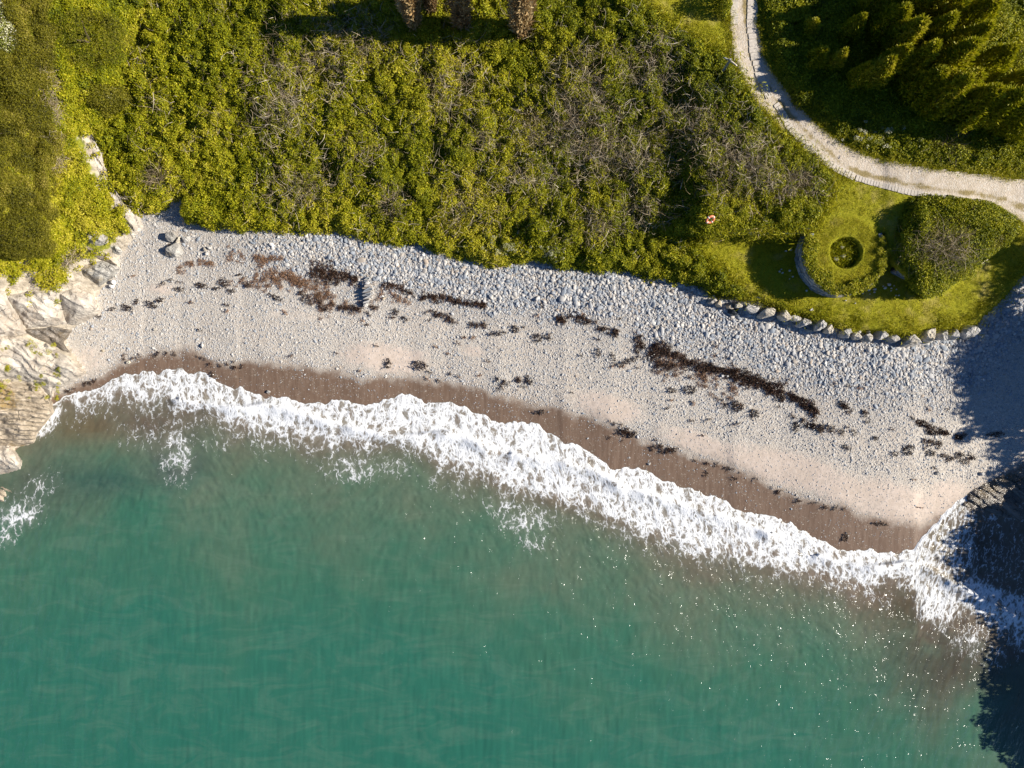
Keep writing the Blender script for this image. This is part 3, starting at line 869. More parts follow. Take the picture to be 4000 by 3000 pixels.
def stones(n, lo, hi, prob, seed_tone, fixed=None):
    u, v = rand_uv(n, 100, 4120, 760, 2160)
    ok = on_beach(u, v)
    u, v = u[ok], v[ok]
    keep = rng.random(len(u)) < prob(u, v)
    u, v = u[keep], v[keep]
    return u, v
def p_big(u, v):
    k = np.clip((stone_size(u, v) - .13) / .13, 0, 1)
    return k * (1 - sandiness(u, v)) * (v < WET(u) - 30)
def p_small(u, v):
    s = sandiness(u, v); w = (v - WET(u)) / S
    p = np.where(s > .2, .34 + .66 * (1 - sm((s - .12) / .35)), 1)
    patch = sm((fbm(u / 70, v / 40, 101, 4) - .46) / .16)
    return np.where(w > -.15, .05 + .28 * patch * sm((1.8 - w) / 1.4), p)
u1_, v1_ = stones(165000, 0, 0, p_big, 0)
s1 = stone_size(u1_, v1_) * np.exp(rng.normal(0, .36, len(u1_))) * .60
u2_, v2_ = stones(150000, 0, 0, p_small, 0)
s2 = np.clip(.074 * np.exp(rng.normal(0, .36, len(u2_))), .05, .26) * np.where((sandiness(u2_, v2_) > .25) | (v2_ > WET(u2_) - 10), .72, 1)
pu = np.r_[u1_, u2_]; pv = np.r_[v1_, v2_]; ps = np.r_[s1, s2]
pz = height(pu, pv, False) + ps * .06
ptone = np.clip(np.r_[rng.beta(2.0, 1.5, len(u1_)) * .95, .40 + .44 * rng.beta(2.0, 1.7, len(u2_)) - .28 * (rng.random(len(u2_)) < .13)], 0, .9)
rare = rng.random(len(pu)); ptone = np.where(rare < .02, .95, np.where(rare > .985, 1.0, ptone))
wetp = (pv > WET(pu) - 8); ptone = np.where(wetp, ptone * .8, ptone)
PX, PY, PZ = at(pu, pv, pz)
n = len(pu)
scatter('shingle', np.c_[PX, PY, PZ], np.c_[rng.normal(0, .28, n), rng.normal(0, .28, n), rng.uniform(0, 6.3, n)], np.repeat(ps[:, None], 3, 1) * rng.uniform(.85, 1.15, (n, 3)),
        rng.integers(0, 8, n), ptone, lib_peb, 'loose grey and cream shingle covering the beach', 'shingle')

# --- the larger stones of the beach, one by one
big_me = []
for i in range(6):
    me = pebble_mesh(i, pr); me.materials.append(M['pebble']); big_me.append(me)
uu, vv = stones(9000, 0, 0, lambda u, v: p_big(u, v) ** 1.5 * (v < HEDGE(u) + 330), 0)
uu, vv = uu[:250], vv[:250]
for i in range(len(uu)):
    s_ = float(rng.uniform(.24, .38))
    z = zat(uu[i], vv[i])
    o = link('beach_stone', big_me[i % 6], None, at(uu[i], vv[i], z + .08 * s_), (rng.normal(0, .15), rng.normal(0, .15), rng.uniform(0, 6.3)), (s_, s_, s_ * .85))
    tag(o, 'large smooth grey slate cobble lying on the upper shingle', 'stone', 'large cobbles on the upper shingle')

# ------------------------------------------------------------------ rock outcrops of the headland
def outcrop(poly, hgt, mat, label, strata=.16, seed=0, edge=.55, name='rock_outcrop', sink=.25, angle=32, freq=1.7):
    poly = [tuple(q_) for q_ in poly]
    p = A(poly, float)
    step = 5.0
    us = np.arange(p[:, 0].min() - step, p[:, 0].max() + 2 * step, step); vs = np.arange(p[:, 1].min() - step, p[:, 1].max() + 2 * step, step)
    uu, vv = np.meshgrid(us, vs)
    wob = (fbm(uu / 22, vv / 22, seed + 5, 3) - .5) * 16
    d = (sdf(poly, uu, vv) + wob * .6) / S
    base = height(uu, vv)
    a = math.radians(angle)
    x_ = uu / S; y_ = vv / S
    sx = (x_ * math.cos(a) + y_ * math.sin(a)); sy = (-x_ * math.sin(a) + y_ * math.cos(a))
    ph = sy * freq + fbm(sx * .5, sy * .6, seed, 3) * 2.2
    saw = (ph - np.floor(ph)); saw = np.where(saw < .8, saw / .8, (1 - saw) / .2)
    body = 1 - np.exp(-np.maximum(d, 0) / edge)
    facet = fbm(sx * .45, sy * .9, seed + 9, 2)
    z = base + hgt * body * (.55 + .75 * facet) + strata * (saw - .5) * sm(d / .25) + .16 * (fbm(x_ * 2.2, y_ * 2.2, seed + 3, 4) - .5) * sm(d / .2)
    z = np.where(d < 0, base - sink * np.minimum(-d * 6, 1), z)
    X_, Y_, Z_ = at(uu, vv, z)
    idx = np.arange(uu.size).reshape(uu.shape)
    f = np.stack([idx[1:, :-1], idx[1:, 1:], idx[:-1, 1:], idx[:-1, :-1]], -1).reshape(-1, 4)
    keep = (d.ravel()[f] > -.14).any(1)
    f = f[keep]; used = np.unique(f); rm = np.zeros(uu.size, int); rm[used] = np.arange(len(used))
    o = link(name, make_mesh(name, np.stack([X_, Y_, Z_], -1).reshape(-1, 3)[used], rm[f], mat, False))
    return tag(o, label, 'rock')
outcrop([(345, 500), (375, 520), (400, 590), (440, 680), (520, 800), (560, 885), (520, 935), (475, 870), (420, 760), (365, 620)], .5, M['rock'], 'narrow pale rock rib along the edge of the left headland', seed=1, angle=60)
outcrop([(325, 915), (370, 903), (415, 918), (427, 948), (385, 962), (335, 947)], .7, M['rock_grey'], 'grey brown rock knob half covered by green plants on the headland', seed=2)
outcrop([(430, 962), (455, 955), (480, 985), (470, 1003), (438, 987)], .6, M['rock_grey'], 'small squarish grey rock at the headland foot above the long dark rib', seed=3)
outcrop([(322, 955), (345, 962), (420, 1005), (474, 1046), (440, 1034), (380, 1008), (330, 978)], .7, M['rock_dark'], 'long dark slate rib slanting down to the shingle', seed=4, edge=.25)
outcrop([(316, 1052), (335, 1034), (400, 1018), (470, 1048), (442, 1086), (385, 1120), (350, 1094), (325, 1076)], .9, M['rock_grey'], 'grey fissured rock block below the long dark slate rib', seed=5)
outcrop([(228, 1140), (300, 1125), (360, 1150), (394, 1208), (385, 1228), (340, 1256), (300, 1272), (262, 1266), (238, 1205)], 1.0, M['rock'], 'big smooth pale rock with a rounded nose on the shingle', seed=6, strata=.06)
outcrop([(15, 1152), (115, 1140), (232, 1138), (246, 1205), (264, 1266), (200, 1272), (105, 1286), (72, 1232)], 1.0, M['rock'], 'ochre stained rock face behind the smooth pale nose', seed=7, strata=.10)
outcrop([(-120, 1100), (20, 1140), (70, 1235), (105, 1300), (60, 1322), (-120, 1312)], 1.0, M['rock'], 'beige rock face at the left picture edge', seed=8, strata=.08)
outcrop([(95, 1290), (200, 1276), (285, 1288), (246, 1340), (285, 1385), (200, 1350), (120, 1312)], .5, M['rock_dark'], 'dark wet strata in the cleft between two pale rocks', seed=9, edge=.3)
outcrop([(-120, 1325), (60, 1312), (180, 1345), (260, 1390), (337, 1456), (290, 1492), (212, 1524), (200, 1560), (150, 1500), (60, 1482), (-120, 1470)], 1.0, M['rock'], 'large white veined rock slab sloping to the surf', seed=10, strata=.14)
outcrop([(-120, 1484), (60, 1490), (150, 1510), (206, 1572), (212, 1612), (150, 1690), (130, 1730), (60, 1745), (-120, 1738)], .7, M['rock_wet'], 'brown layered rock ledge washed by the surf', seed=11, strata=.22, angle=5, freq=2.6)
outcrop([(-120, 1742), (30, 1738), (62, 1760), (92, 1800), (84, 1834), (40, 1846), (-120, 1850)], .9, M['rock'], 'pale pointed rock standing in the water under the ledge', seed=12, strata=.1)
outcrop([(-120, 1868), (30, 1872), (60, 1890), (96, 1926), (72, 1952), (20, 1982), (-120, 2000)], 1.6, M['rock_wet'], 'low weedy rock ringed by foam, lowest on the left', seed=13, strata=.2, angle=15)
outcrop([(3745, 1975), (3800, 1912), (3900, 1862), (4000, 1828), (4180, 1790), (4280, 2000), (4120, 2150), (3960, 2110), (3850, 2050)], .55, M['rock_dark'], 'dark seaweed covered rock shelf in the shade at the right', seed=14, strata=.12, edge=.8)

# ------------------------------------------------------------------ boulders along the lawn and stones on the beach
br = np.random.default_rng(21)
def rock_thing(name, u, v, du, dv, hgt, mat, label, cat='boulder', rz=0., sub=3, planes=13, group=None, sink=.25):
    z0 = zat(u, v)
    wx, wy = du / S * (H - z0) / H, dv / S * (H - z0) / H
    p, f = boulder(br, sub, planes, flat=1.0)
    p = p / (np.abs(p).max(0))
    p = p * (wx / 2, wy / 2, hgt / 2)
    z = z0 + hgt * (.5 - sink)
    o = link(name, make_mesh(name, p, f, mat, False), None, at(u, v, z), (0, 0, rz))
    return tag(o, label, cat, group)
G_B = 'boulders edging the lawn above the beach'
for (u, v, a, b, h_, mt, lb) in [
    (2783, 1179, 40, 20, .40, 'boulder', 'low dark grey boulder at the very left end of the lawn edge row'),
    (2805, 1187, 24, 27, .45, 'boulder_tan', 'pale tan upright boulder, second from the left in the row'),
    (2849, 1199, 24, 22, .38, 'boulder_tan', 'small cream boulder touching the dark net heap'),
    (2880, 1192, 34, 26, .50, 'boulder_tan', 'squarish cream boulder just above the dark net heap'),
    (2932, 1206, 56, 34, .60, 'boulder', 'flat grey split boulder between the net heap and the largest tan boulder'),
    (2997, 1224, 68, 38, .80, 'boulder_tan', 'largest tan boulder of the row with a shaded left side'),
    (3060, 1232, 52, 40, .85, 'boulder_tan', 'tan ridged boulder where the kiln shadow meets the row'),
    (3106, 1243, 46, 28, .55, 'boulder', 'low bluish boulder between the ridged tan one and a dark hollow one'),
    (3140, 1261, 62, 34, .70, 'boulder', 'wide hollowed boulder with a white top and dark front'),
    (3197, 1269, 40, 46, .85, 'boulder', 'tall square grey boulder left of a narrow shaded gap'),
    (3236, 1284, 34, 40, .75, 'boulder_tan', 'narrow cream boulder right of the tall square grey one'),
    (3302, 1303, 48, 34, .70, 'boulder', 'grey boulder with plants hanging over its top'),
    (3341, 1311, 40, 32, .65, 'boulder', 'rounded mauve grey boulder below two small white stones'),
    (3385, 1318, 44, 34, .65, 'boulder', 'grey boulder below the white rock on the lawn edge'),
    (3440, 1312, 52, 36, .70, 'boulder', 'broad white grey boulder left of a low sloping one'),
    (3490, 1325, 54, 32, .60, 'boulder', 'low sloping grey boulder with deep shade under it'),
    (3558, 1328, 68, 44, .80, 'boulder', 'pointed grey boulder at the lowest bend of the row'),
    (3624, 1312, 44, 54, .90, 'boulder_tan', 'upright pinkish boulder beside the widest shaded gap'),
    (3669, 1310, 46, 46, .85, 'boulder', 'bluish boulder third from the right end of the row'),
    (3717, 1308, 50, 46, .85, 'boulder', 'bluish ridged boulder second from the right end of the row'),
    (3778, 1300, 62, 54, .95, 'boulder', 'big triangular grey boulder at the right end of the row')]:
    rock_thing('boulder', u, v, a * 1.12, b * 1.12, h_ * 1.55, M[mt], lb, rz=float(br.uniform(-.25, .25)), group=G_B, sink=.16)
rock_thing('boulder', 3159, 1292, 30, 14, .25, M['boulder_tan'], 'thin pale slab lying below the hollowed boulder', 'stone')
rock_thing('boulder', 3392, 1298, 15, 17, .35, M['white_stone'], 'small white rock on the grass just above the row of boulders', 'stone', sub=2)
rock_thing('boulder', 3356, 1297, 20, 12, .25, M['white_stone'], 'small flat white stone tucked behind the rounded mauve boulder', 'stone', sub=2)
rock_thing('boulder', 3170, 1210, 16, 13, .2, M['white_stone'], 'oval white stone alone on the sunlit lower lawn', 'stone', sub=2)
rock_thing('boulder', 2839, 1128, 12, 12, .2, M['white_stone'], 'round white stone in the grass above the left boulders', 'stone', sub=2)
rock_thing('boulder', 2725, 997, 11, 10, .2, M['white_stone'], 'single white pebble at the left tip of the kiln lawn', 'stone', sub=2)
rock_thing('boulder', 2962, 1160, 26, 16, .3, M['white_stone'], 'flat white slab at the corner of the kiln shadow', 'stone', sub=2)
rock_thing('boulder', 2815, 911, 14, 22, .3, M['boulder'], 'grey block lying beside the left end of the retaining wall', 'stone', sub=2)
for (u, v, a, b, h_, mt, lb, rz) in [
    (680, 972, 80, 66, .50, 'rock_grey', 'largest grey layered boulder on the upper left shingle', .2),
    (672, 922, 42, 46, .5, 'rock_grey', 'upright grey boulder leaning on the largest layered one', .1),
    (697, 938, 14, 34, .35, 'boulder_tan', 'thin tan slab wedged between the two leaning boulders', -.5),
    (726, 934, 38, 26, .30, 'boulder', 'smooth oval grey stone right of the leaning boulders', .1),
    (443, 1102, 22, 24, .35, 'white_stone', 'white stone with a rusty piece beside the headland foot', 0),
    (438, 1118, 18, 16, .3, 'white_stone', 'smaller white stone just below the white one at the headland foot', 0),
    (818, 968, 20, 14, .3, 'boulder', 'dark grey stone on top of the small stone ring', 0),
    (803, 975, 14, 16, .22, 'boulder_tan', 'rusty brown stone on the left of the small stone ring', 0),
    (808, 990, 12, 16, .2, 'boulder', 'pointed grey stone at the bottom of the small stone ring', 0),
    (1062, 957, 26, 18, .2, 'white_stone', 'pale angular slab on the shingle below the hedge', 0),
    (945, 832 + 52, 14, 10, .2, 'white_stone', 'white stone caught in the lower hedge edge', 0),
    (1500, 1166, 15, 9, .15, 'boulder_tan', 'cream brick shaped stone right of the upright slate row', .4),
    (2567, 1280, 16, 12, .15, 'boulder_tan', 'pale round stone above the dense seaweed band', 0),
    (2823, 1467, 16, 14, .18, 'white_stone', 'pale oval stone at the seaweed band, left of a pair', 0),
    (2843, 1469, 13, 13, .18, 'white_stone', 'pale round stone at the seaweed band, right of a pair', 0),
    (3662, 1849, 20, 16, .2, 'boulder', 'blue grey stone on the pale sand near the dark shelf', 0),
    (3835, 1851, 20, 16, .2, 'boulder', 'blue grey stone beside a reddish weed scrap by the shade', 0),
    (2535, 1812, 14, 12, .12, 'boulder', 'slate blue stone on the brown wet sand', 0),
    (1049, 1531, 16, 14, .15, 'boulder', 'slate blue stone at the edge of the surf on wet sand', 0),
    (502, 1416, 18, 14, .15, 'boulder_tan', 'reddish flat stone on wet sand at the left', 0),
    (402, 1370, 14, 10, .12, 'boulder_tan', 'pinkish oval stone on gravel near the veined slab', 0),
    (603, 1288, 17, 11, .12, 'boulder', 'slate grey flat stone alone on fine gravel', 0),
    (790, 1350, 16, 22, .2, 'boulder', 'grey stone among a few dark weed bits on gravel', 0)]:
    rock_thing('beach_rock', u, v, a, b, h_ * 1.3, M[mt], lb, 'stone', rz, sub=3 if a > 30 else 2)

# white rubble by the kiln
for (u, v, a, lb) in [(3472, 1111, 15, 'long pale block on the bare earth beside the kiln'), (3458, 1125, 12, 'white rubble stone right of the kiln wall foot'),
                      (3417, 1131, 12, 'white rubble stone beside the rear of the kiln wall foot'), (3393, 1133, 11, 'white rubble stone nearest the kiln wall'),
                      (3416, 1142, 8, 'small white stone under a bigger one by the kiln')]:
    rock_thing('rubble_stone', u, v, a, a * .85, .22, M['white_stone'], lb, 'stone', sub=2)
for (u, v, a) in [(3482, 1126, 7), (3501, 1130, 6), (3481, 1136, 6), (3370, 1146, 7), (3499, 1154, 6), (3511, 1154, 7), (3398, 1149, 5), (3493, 1117, 6), (3450, 1118, 6), (3303, 1174, 7), (3340, 1185, 6),
                  (3045, 1061, 9), (3057, 1066, 9), (3086, 1058, 12), (3097, 1080, 9), (3084, 1090, 6), (3150, 1135, 9), (3070, 980, 9), (3089, 975, 12), (3052, 1052, 6)]:
    rock_thing('rubble_stone', u, v, a, a * .85, .16, M['white_stone'], 'small white rubble stone scattered on the grass at the kiln foot', 'stone', sub=1, group='white rubble stones round the kiln')

# ------------------------------------------------------------------ lime kiln
KX, KY, KR = 24.12, 9.50, 3.03
kiln = thing('lime_kiln', (KX, KY, ZL - .1), 'round old stone lime kiln with a grassy top and a hollow in its centre', 'lime kiln')
KH = ZT + .02 - (ZL - .1)
na_ = 96
th_ = np.linspace(0, 2 * math.pi, na_, endpoint=False)
rr = [KR - .16, KR - .12, KR - .10]
cv = np.vstack([np.c_[(KR - .08) * np.cos(th_), (KR - .08) * np.sin(th_), np.full(na_, -.3)], np.c_[(KR - .22) * np.cos(th_), (KR - .22) * np.sin(th_), np.full(na_, KH - .02)]])
k_ = np.arange(na_)
link('wall', make_mesh('wall', cv, np.c_[k_, (k_ + 1) % na_, na_ + (k_ + 1) % na_, na_ + k_], M['soil_and_shade'], True), kiln)
smesh = []
for i in range(8):
    v_, f_ = box(1, 1, 1, jit=.10, r=br)
    smesh.append(make_mesh('stone', v_, f_, M['kiln_stone']))
def wall_stones(parent, path, courses, hc, n_single, batter=.14, first=0., front=1):
    """drystone courses along a path of (x, y, nx, ny) samples in the parent's space; those seen best are single objects"""
    cnt = 0; rest = []
    P_ = A(path)
    seg = np.hypot(np.diff(P_[:, 0]), np.diff(P_[:, 1])); cum = np.r_[0, np.cumsum(seg)]
    for c_ in range(courses):
        s_ = br.uniform(0, .3)
        while s_ < cum[-1] - .1:
            L = br.uniform(.26, .58)
            mid_ = s_ + L / 2
            x = np.interp(mid_, cum, P_[:, 0]); y = np.interp(mid_, cum, P_[:, 1]); nx = np.interp(mid_, cum, P_[:, 2]); ny = np.interp(mid_, cum, P_[:, 3])
            off = -batter * c_ / courses + br.uniform(-.035, .04)
            h_ = hc * br.uniform(.78, .98)
            loc = (x + nx * (off - .10), y + ny * (off - .10), first + hc * (c_ + .5))
            rz = math.atan2(ny, nx) + math.pi / 2
            if cnt < n_single and (ny < .25):
                o = link('stone', smesh[int(br.integers(8))], parent, loc, (0, 0, rz), (L * .94, .26, h_)); cnt += 1
            else:
                rest.append(box(L * .94, .26, h_, loc, rz, .012, br))
            s_ += L
    if rest:
        v_, f_ = join(rest)
        o = link('stone_courses', make_mesh('stone_courses', v_, f_, M['kiln_stone']), parent); o['kind'] = 'stuff'
ang = np.linspace(math.radians(150), math.radians(385), 120)
wall_stones(kiln, np.c_[KR * np.cos(ang), KR * np.sin(ang), np.cos(ang), np.sin(ang)], 11, (KH + .05) / 11, 290)
# turf top with its hollow
rad = np.r_[np.linspace(0, 1.05, 10), np.linspace(1.1, 1.28, 5), np.linspace(1.36, KR - .12, 20)]
tn = 120
thh = np.linspace(0, 2 * math.pi, tn, endpoint=False)
RR, TT = np.meshgrid(rad, thh)
wobr = 1 + .05 * (vn(np.cos(TT) * 2 + 5, np.sin(TT) * 2 + 5, 7) - .5)
kz = np.where(RR < 1.06, -.62 + .06 * RR, np.where(RR < 1.3, -.56 + .56 * sm((RR - 1.05) / .16), 0)) + .10 * sm((RR - 2.2) / .5) * sm((.2 - np.sin(TT)) / .4) - .12 * sm((RR - 2.4) / .5) * sm((np.sin(TT) - .2) / .4)
kz = kz + .08 * (fbm(RR * np.cos(TT) * 2 + 50, RR * np.sin(TT) * 2 + 50, 33, 3) - .5)
kv = np.stack([RR * np.cos(TT) * wobr, RR * np.sin(TT) * wobr, kz + KH + .03], -1).reshape(-1, 3)
ki = np.arange(RR.size).reshape(RR.shape)
kf = np.stack([ki, np.roll(ki, -1, 0)], 0)
kq = np.stack([ki[:, :-1], ki[:, 1:], np.roll(ki, -1, 0)[:, 1:], np.roll(ki, -1, 0)[:, :-1]], -1).reshape(-1, 4)
link('turf_top', make_mesh('turf_top', kv, kq, M['lawn'], True), kiln)
for (dx, dy, a, lb) in [(0, -.17, .38, 'largest white stone lying in the middle of the kiln hollow'), (-.55, -.42, .34, 'flat white stone at the left edge of the kiln hollow'), (-.05, .48, .30, 'pinkish white stone at the top of the kiln hollow')]:
    p, f = boulder(br, 2, 9)
    o = link('rubble_stone', make_mesh('rubble_stone', p * (a / 2, a * .38, .15), f, M['white_stone']), None, (KX + dx, KY + dy, ZT - .42))
    tag(o, lb, 'stone')

# retaining walls on both sides
def ret_wall(name, p0, p1, ztop, zbot, label):
    a = A(at(*p0, zbot)[:2]); b = A(at(*p1, zbot)[:2])
    d = b - a; L = np.linalg.norm(d); d /= L; nrm = A([d[1], -d[0]])
    o = thing(name, (a[0], a[1], zbot), label, 'wall')
    hh = ztop - zbot
    v_ = A([[0, 0, -.2], [d[0] * L, d[1] * L, -.2], [d[0] * L, d[1] * L, hh - .03], [0, 0, hh - .03]])
    v2 = v_ - np.r_[nrm * .12, 0]; v3 = v_ - np.r_[nrm * .6, 0]
    vv_ = np.vstack([v2, v3]); ff = A([[0, 1, 2, 3], [5, 4, 7, 6], [3, 2, 6, 7], [0, 3, 7, 4], [1, 5, 6, 2]])
    link('core', make_mesh('core', vv_, ff, M['soil_and_shade']), o)
    t_ = np.linspace(0, 1, 20)
    wall_stones(o, np.c_[d[0] * L * t_, d[1] * L * t_, np.full(20, nrm[0]), np.full(20, nrm[1])], max(4, int(hh / .16)), hh / max(4, int(hh / .16)), 200, .05)
    return o
ret_wall('retaining_wall', (2775, 915), (3122, 917), ZT, ZL - .1, 'straight dark stone retaining wall left of the kiln')
ret_wall('retaining_wall', (3470, 1062), (3562, 1112), ZT, ZL - .1, 'short shaded stone wall between kiln and bush mound')

# ------------------------------------------------------------------ track slabs
sr = np.random.default_rng(8)
slab_me = []
for i in range(6):
    v_, f_ = box(1, 1, 1, jit=.05, r=sr)
    slab_me.append(make_mesh('concrete_slab', v_, f_, M['concrete']))
def slabs(line, width, length, skip=()):
    p = smooth_line(line, 10)
    seg = np.hypot(*np.diff(p, axis=0).T); cum = np.r_[0, np.cumsum(seg)]
    s_ = 0; k = 0
    while s_ < cum[-1] - length * .5:
        L = length * sr.uniform(.82, 1.15)
        m_ = s_ + L / 2
        u = np.interp(m_, cum, p[:, 0]); v = np.interp(m_, cum, p[:, 1])
        u2 = np.interp(m_ + 4, cum, p[:, 0]); v2 = np.interp(m_ + 4, cum, p[:, 1])
        rz = math.atan2(-(v2 - v), u2 - u)
        z = zat(u, v); kk = (H - z) / H / S
        tl = (zat(u2, v2) - z) / max(1e-3, 4 * kk)
        if not any(a <= m_ / cum[-1] <= b for a, b in skip):
            w = width * sr.uniform(.88, 1.08)
            link('concrete_slab', slab_me[k % 6], track, at(u, v, z + .005), (0, -math.atan(tl), rz + sr.normal(0, .035)), ((L - 1.8) * kk, w * kk, .10))
        s_ += L; k += 1
slabs([(2868, -60), (2868, 0), (2868, 50), (2869, 92)], 30, 30)
slabs([(2872, 190), (2884, 240), (2908, 285)], 24, 16)
slabs([(2940, -60), (2938, 0), (2936, 100), (2942, 180), (2950, 220)], 34, 27)
slabs([(2954, 235), (2965, 290), (2990, 350), (3009, 385)], 30, 22)
slabs([(3030, 405), (3050, 434), (3081, 493), (3113, 529), (3158, 579), (3212, 624), (3271, 660), (3339, 692)], 27, 14)
slabs([(3342, 694), (3407, 714), (3475, 732), (3540, 748), (3620, 762), (3720, 776), (3822, 790)], 22, 13)

# ------------------------------------------------------------------ sign post, lifebuoy, net heap, dugout
def cyl(name, p0, p1, r0, mat, parent, n=8, r1=None):
    return link(name, tube_mesh(name, [p0, (A(p0) + A(p1)) / 2, p1], [r0, (r0 + (r1 or r0)) / 2, r1 or r0], mat, n), parent)
x, y, z = place(2817, 287, 0)
sp = thing('signpost', (x, y, z - .1), 'grey wooden fingerpost with two arms in the hedge beside the track', 'signpost')
v_, f_ = box(.13, .13, 2.3, (0, 0, 1.15)); link('post', make_mesh('post', v_, f_, M['wood_grey']), sp)
for rz, ln in ((math.radians(157), .42), (math.radians(-38), .52)):
    v_ = A([[.06, -.03, -.07], [ln, -.03, -.07], [ln + .1, -.03, 0], [ln, -.03, .07], [.06, -.03, .07], [.06, .03, -.07], [ln, .03, -.07], [ln + .1, .03, 0], [ln, .03, .07], [.06, .03, .07]])
    fa = [A([[0, 1, 2, 3, 4], [9, 8, 7, 6, 5]], np.int32), A([[0, 5, 6, 1], [1, 6, 7, 2], [2, 7, 8, 3], [3, 8, 9, 4], [4, 9, 5, 0]], np.int32)]
    link('sign_arm', make_mesh('sign_arm', v_, fa, M['wood_pale' if rz < 0 else 'wood_grey']), sp, (0, 0, 2.14), (0, 0, rz))
x, y, z = place(2757, 866, 0)
ls_ = thing('lifebuoy_stand', (x, y, z - .1), 'thin wooden post holding the orange lifebuoy', 'post')
v_, f_ = box(.10, .10, 1.3, (0, 0, .65)); link('post', make_mesh('post', v_, f_, M['wood_grey']), ls_)
v_, f_ = box(.06, .5, .10, (0, 0, 1.25)); link('crossbar', make_mesh('crossbar', v_, f_, M['wood_grey']), ls_, None, (0, 0, 1.9))
lb = thing('lifebuoy', (x + .01, y - .10, z + 1.12), 'orange ring lifebuoy hanging on its post at the hedge', 'lifebuoy')
a_, b_ = np.meshgrid(np.linspace(0, 2 * math.pi, 28, endpoint=False), np.linspace(0, 2 * math.pi, 10, endpoint=False), indexing='ij')
tv_ = np.stack([(.27 + .085 * np.cos(b_)) * np.cos(a_), (.27 + .085 * np.cos(b_)) * np.sin(a_), .075 * np.sin(b_)], -1).reshape(-1, 3)
ti = np.arange(280).reshape(28, 10)
tf = np.stack([ti, np.roll(ti, -1, 0), np.roll(np.roll(ti, -1, 0), -1, 1), np.roll(ti, -1, 1)], -1).reshape(-1, 4)
rg = link('ring', make_mesh('ring', tv_, tf, M['orange'], True), lb, None, (math.radians(52), 0, math.radians(18)))
for k in range(4):
    a0 = k * math.pi / 2 + .5
    pts = [((.27) * math.cos(a0 + s_), .27 * math.sin(a0 + s_), 0) for s_ in (-.13, 0, .13)]
    link('band', tube_mesh('band', pts, .092, M['white'], 10), lb, None, (math.radians(52), 0, math.radians(18)))
nx_, ny_, nz_ = place(2863, 1217, 0)
net = thing('net_heap', (nx_, ny_, nz_), 'dark crumpled heap of netting in front of the left boulders', 'net')
p, f = boulder(br, 3, 18, .09)
link('pile', make_mesh('pile', p * (.40, .36, .30) + (0, 0, .08), f, M['net']), net)
for k in range(14):
    a0 = br.uniform(0, 6.28); pts = []
    for s_ in np.linspace(-.5, .5, 5):
        pts.append((.42 * s_ * math.cos(a0) * 1.6 + br.normal(0, .05), .36 * s_ * math.sin(a0) * 1.6 + br.normal(0, .05), .34 - .7 * s_ * s_ + br.normal(0, .02)))
    link('rope', tube_mesh('rope', pts, .028, M['net'], 5), net)
dx_, dy_, dz_ = place(3824, 1027, 0)
dug = thing('dugout', (dx_, dy_, dz_), 'dark dug out hole with two pale poles at the edge of the bush mound', 'dugout')
v_, f_ = box(.62, .55, .12, (0, 0, .05), .5); link('hole', make_mesh('hole', v_, f_, M['soil_and_shade']), dug)  # solid near-black slab; the shade inside the opening is put into its colour
v_, f_ = box(.22, .16, .10, (-.02, .14, .12), .4, .03, br); link('sheet', make_mesh('sheet', v_, f_, M['blue']), dug)
v_, f_ = box(.20, .14, .10, (-.06, -.10, .11), .2, .03, br); link('sheet', make_mesh('sheet', v_, f_, M['blue']), dug)
cyl('pole', (-.44, -.12, .30), (.40, .18, .36), .032, M['wood_pale'], dug)
cyl('pole', (-.16, -.36, .12), (.26, .10, .26), .028, M['wood_pale'], dug)
# upright slates standing in the shingle
x, y, z = place(1432, 1138, 0)
sl_ = thing('slate_ridge', (x, y, z), 'row of upright slates standing like a fin in the shingle', 'stone row')
for k in range(26):
    t_ = k / 25
    v_, f_ = box(.62 * br.uniform(.7, 1.1) * (.6 + .5 * math.sin(math.pi * t_)), .055, .62 * (.55 + .5 * math.sin(math.pi * t_)) * br.uniform(.8, 1.1), jit=.03, r=br)
    o = link('slate', make_mesh('slate', v_, f_, M['pebble']), sl_, (.10 * math.sin(3 * t_) + br.normal(0, .03), 1.0 - 1.95 * t_, .14), (br.normal(.0, .16) + .25, br.normal(0, .12), br.normal(0, .18) + .25))
p, f = boulder(br, 2, 9); o = link('beach_rock', make_mesh('beach_rock', p * (.18, .12, .09), f, M['white_stone']), None, (x + .12, y + .58, z + .42)); tag(o, 'white stone balanced on top of the upright slate row', 'stone')
p, f = boulder(br, 2, 9); o = link('beach_rock', make_mesh('beach_rock', p * (.19, .16, .13), f, M['boulder']), None, (x - .08, y - 1.02, z + .10)); tag(o, 'rounded grey stone at the seaward end of the upright slate row', 'stone')

# ------------------------------------------------------------------ plants: leaf clumps for the thicket
lr = np.random.default_rng(17)
def with_lt(v, q, mat, name, extra=None):
    n = len(v)
    k = len(q)
    lt = np.repeat(lr.random(k), n // k)
    at_ = {'lt': lt}
    if extra is not None: at_['tone'] = np.full(n, extra) if np.isscalar(extra) else extra
    return make_mesh(name, v, q, mat, False, at_)

def leaf_clump(nl, size, mat, spread=.42, flat=.6, aspect=.62, up=.9):
    d = lr.normal(size=(nl, 3)); d[:, 2] = np.abs(d[:, 2]); d /= np.linalg.norm(d, axis=1)[:, None]
    r_ = spread * lr.uniform(.3, 1, nl) ** .6
    P = d * r_[:, None]; P[:, 2] *= flat
    N = d * .7 + lr.normal(size=(nl, 3)) * .75 + A([0, 0, up])
    v, q = leaves(P, N, size * lr.uniform(.6, 1.35, nl), aspect, lr)
    return with_lt(v, q, mat, 'clump')

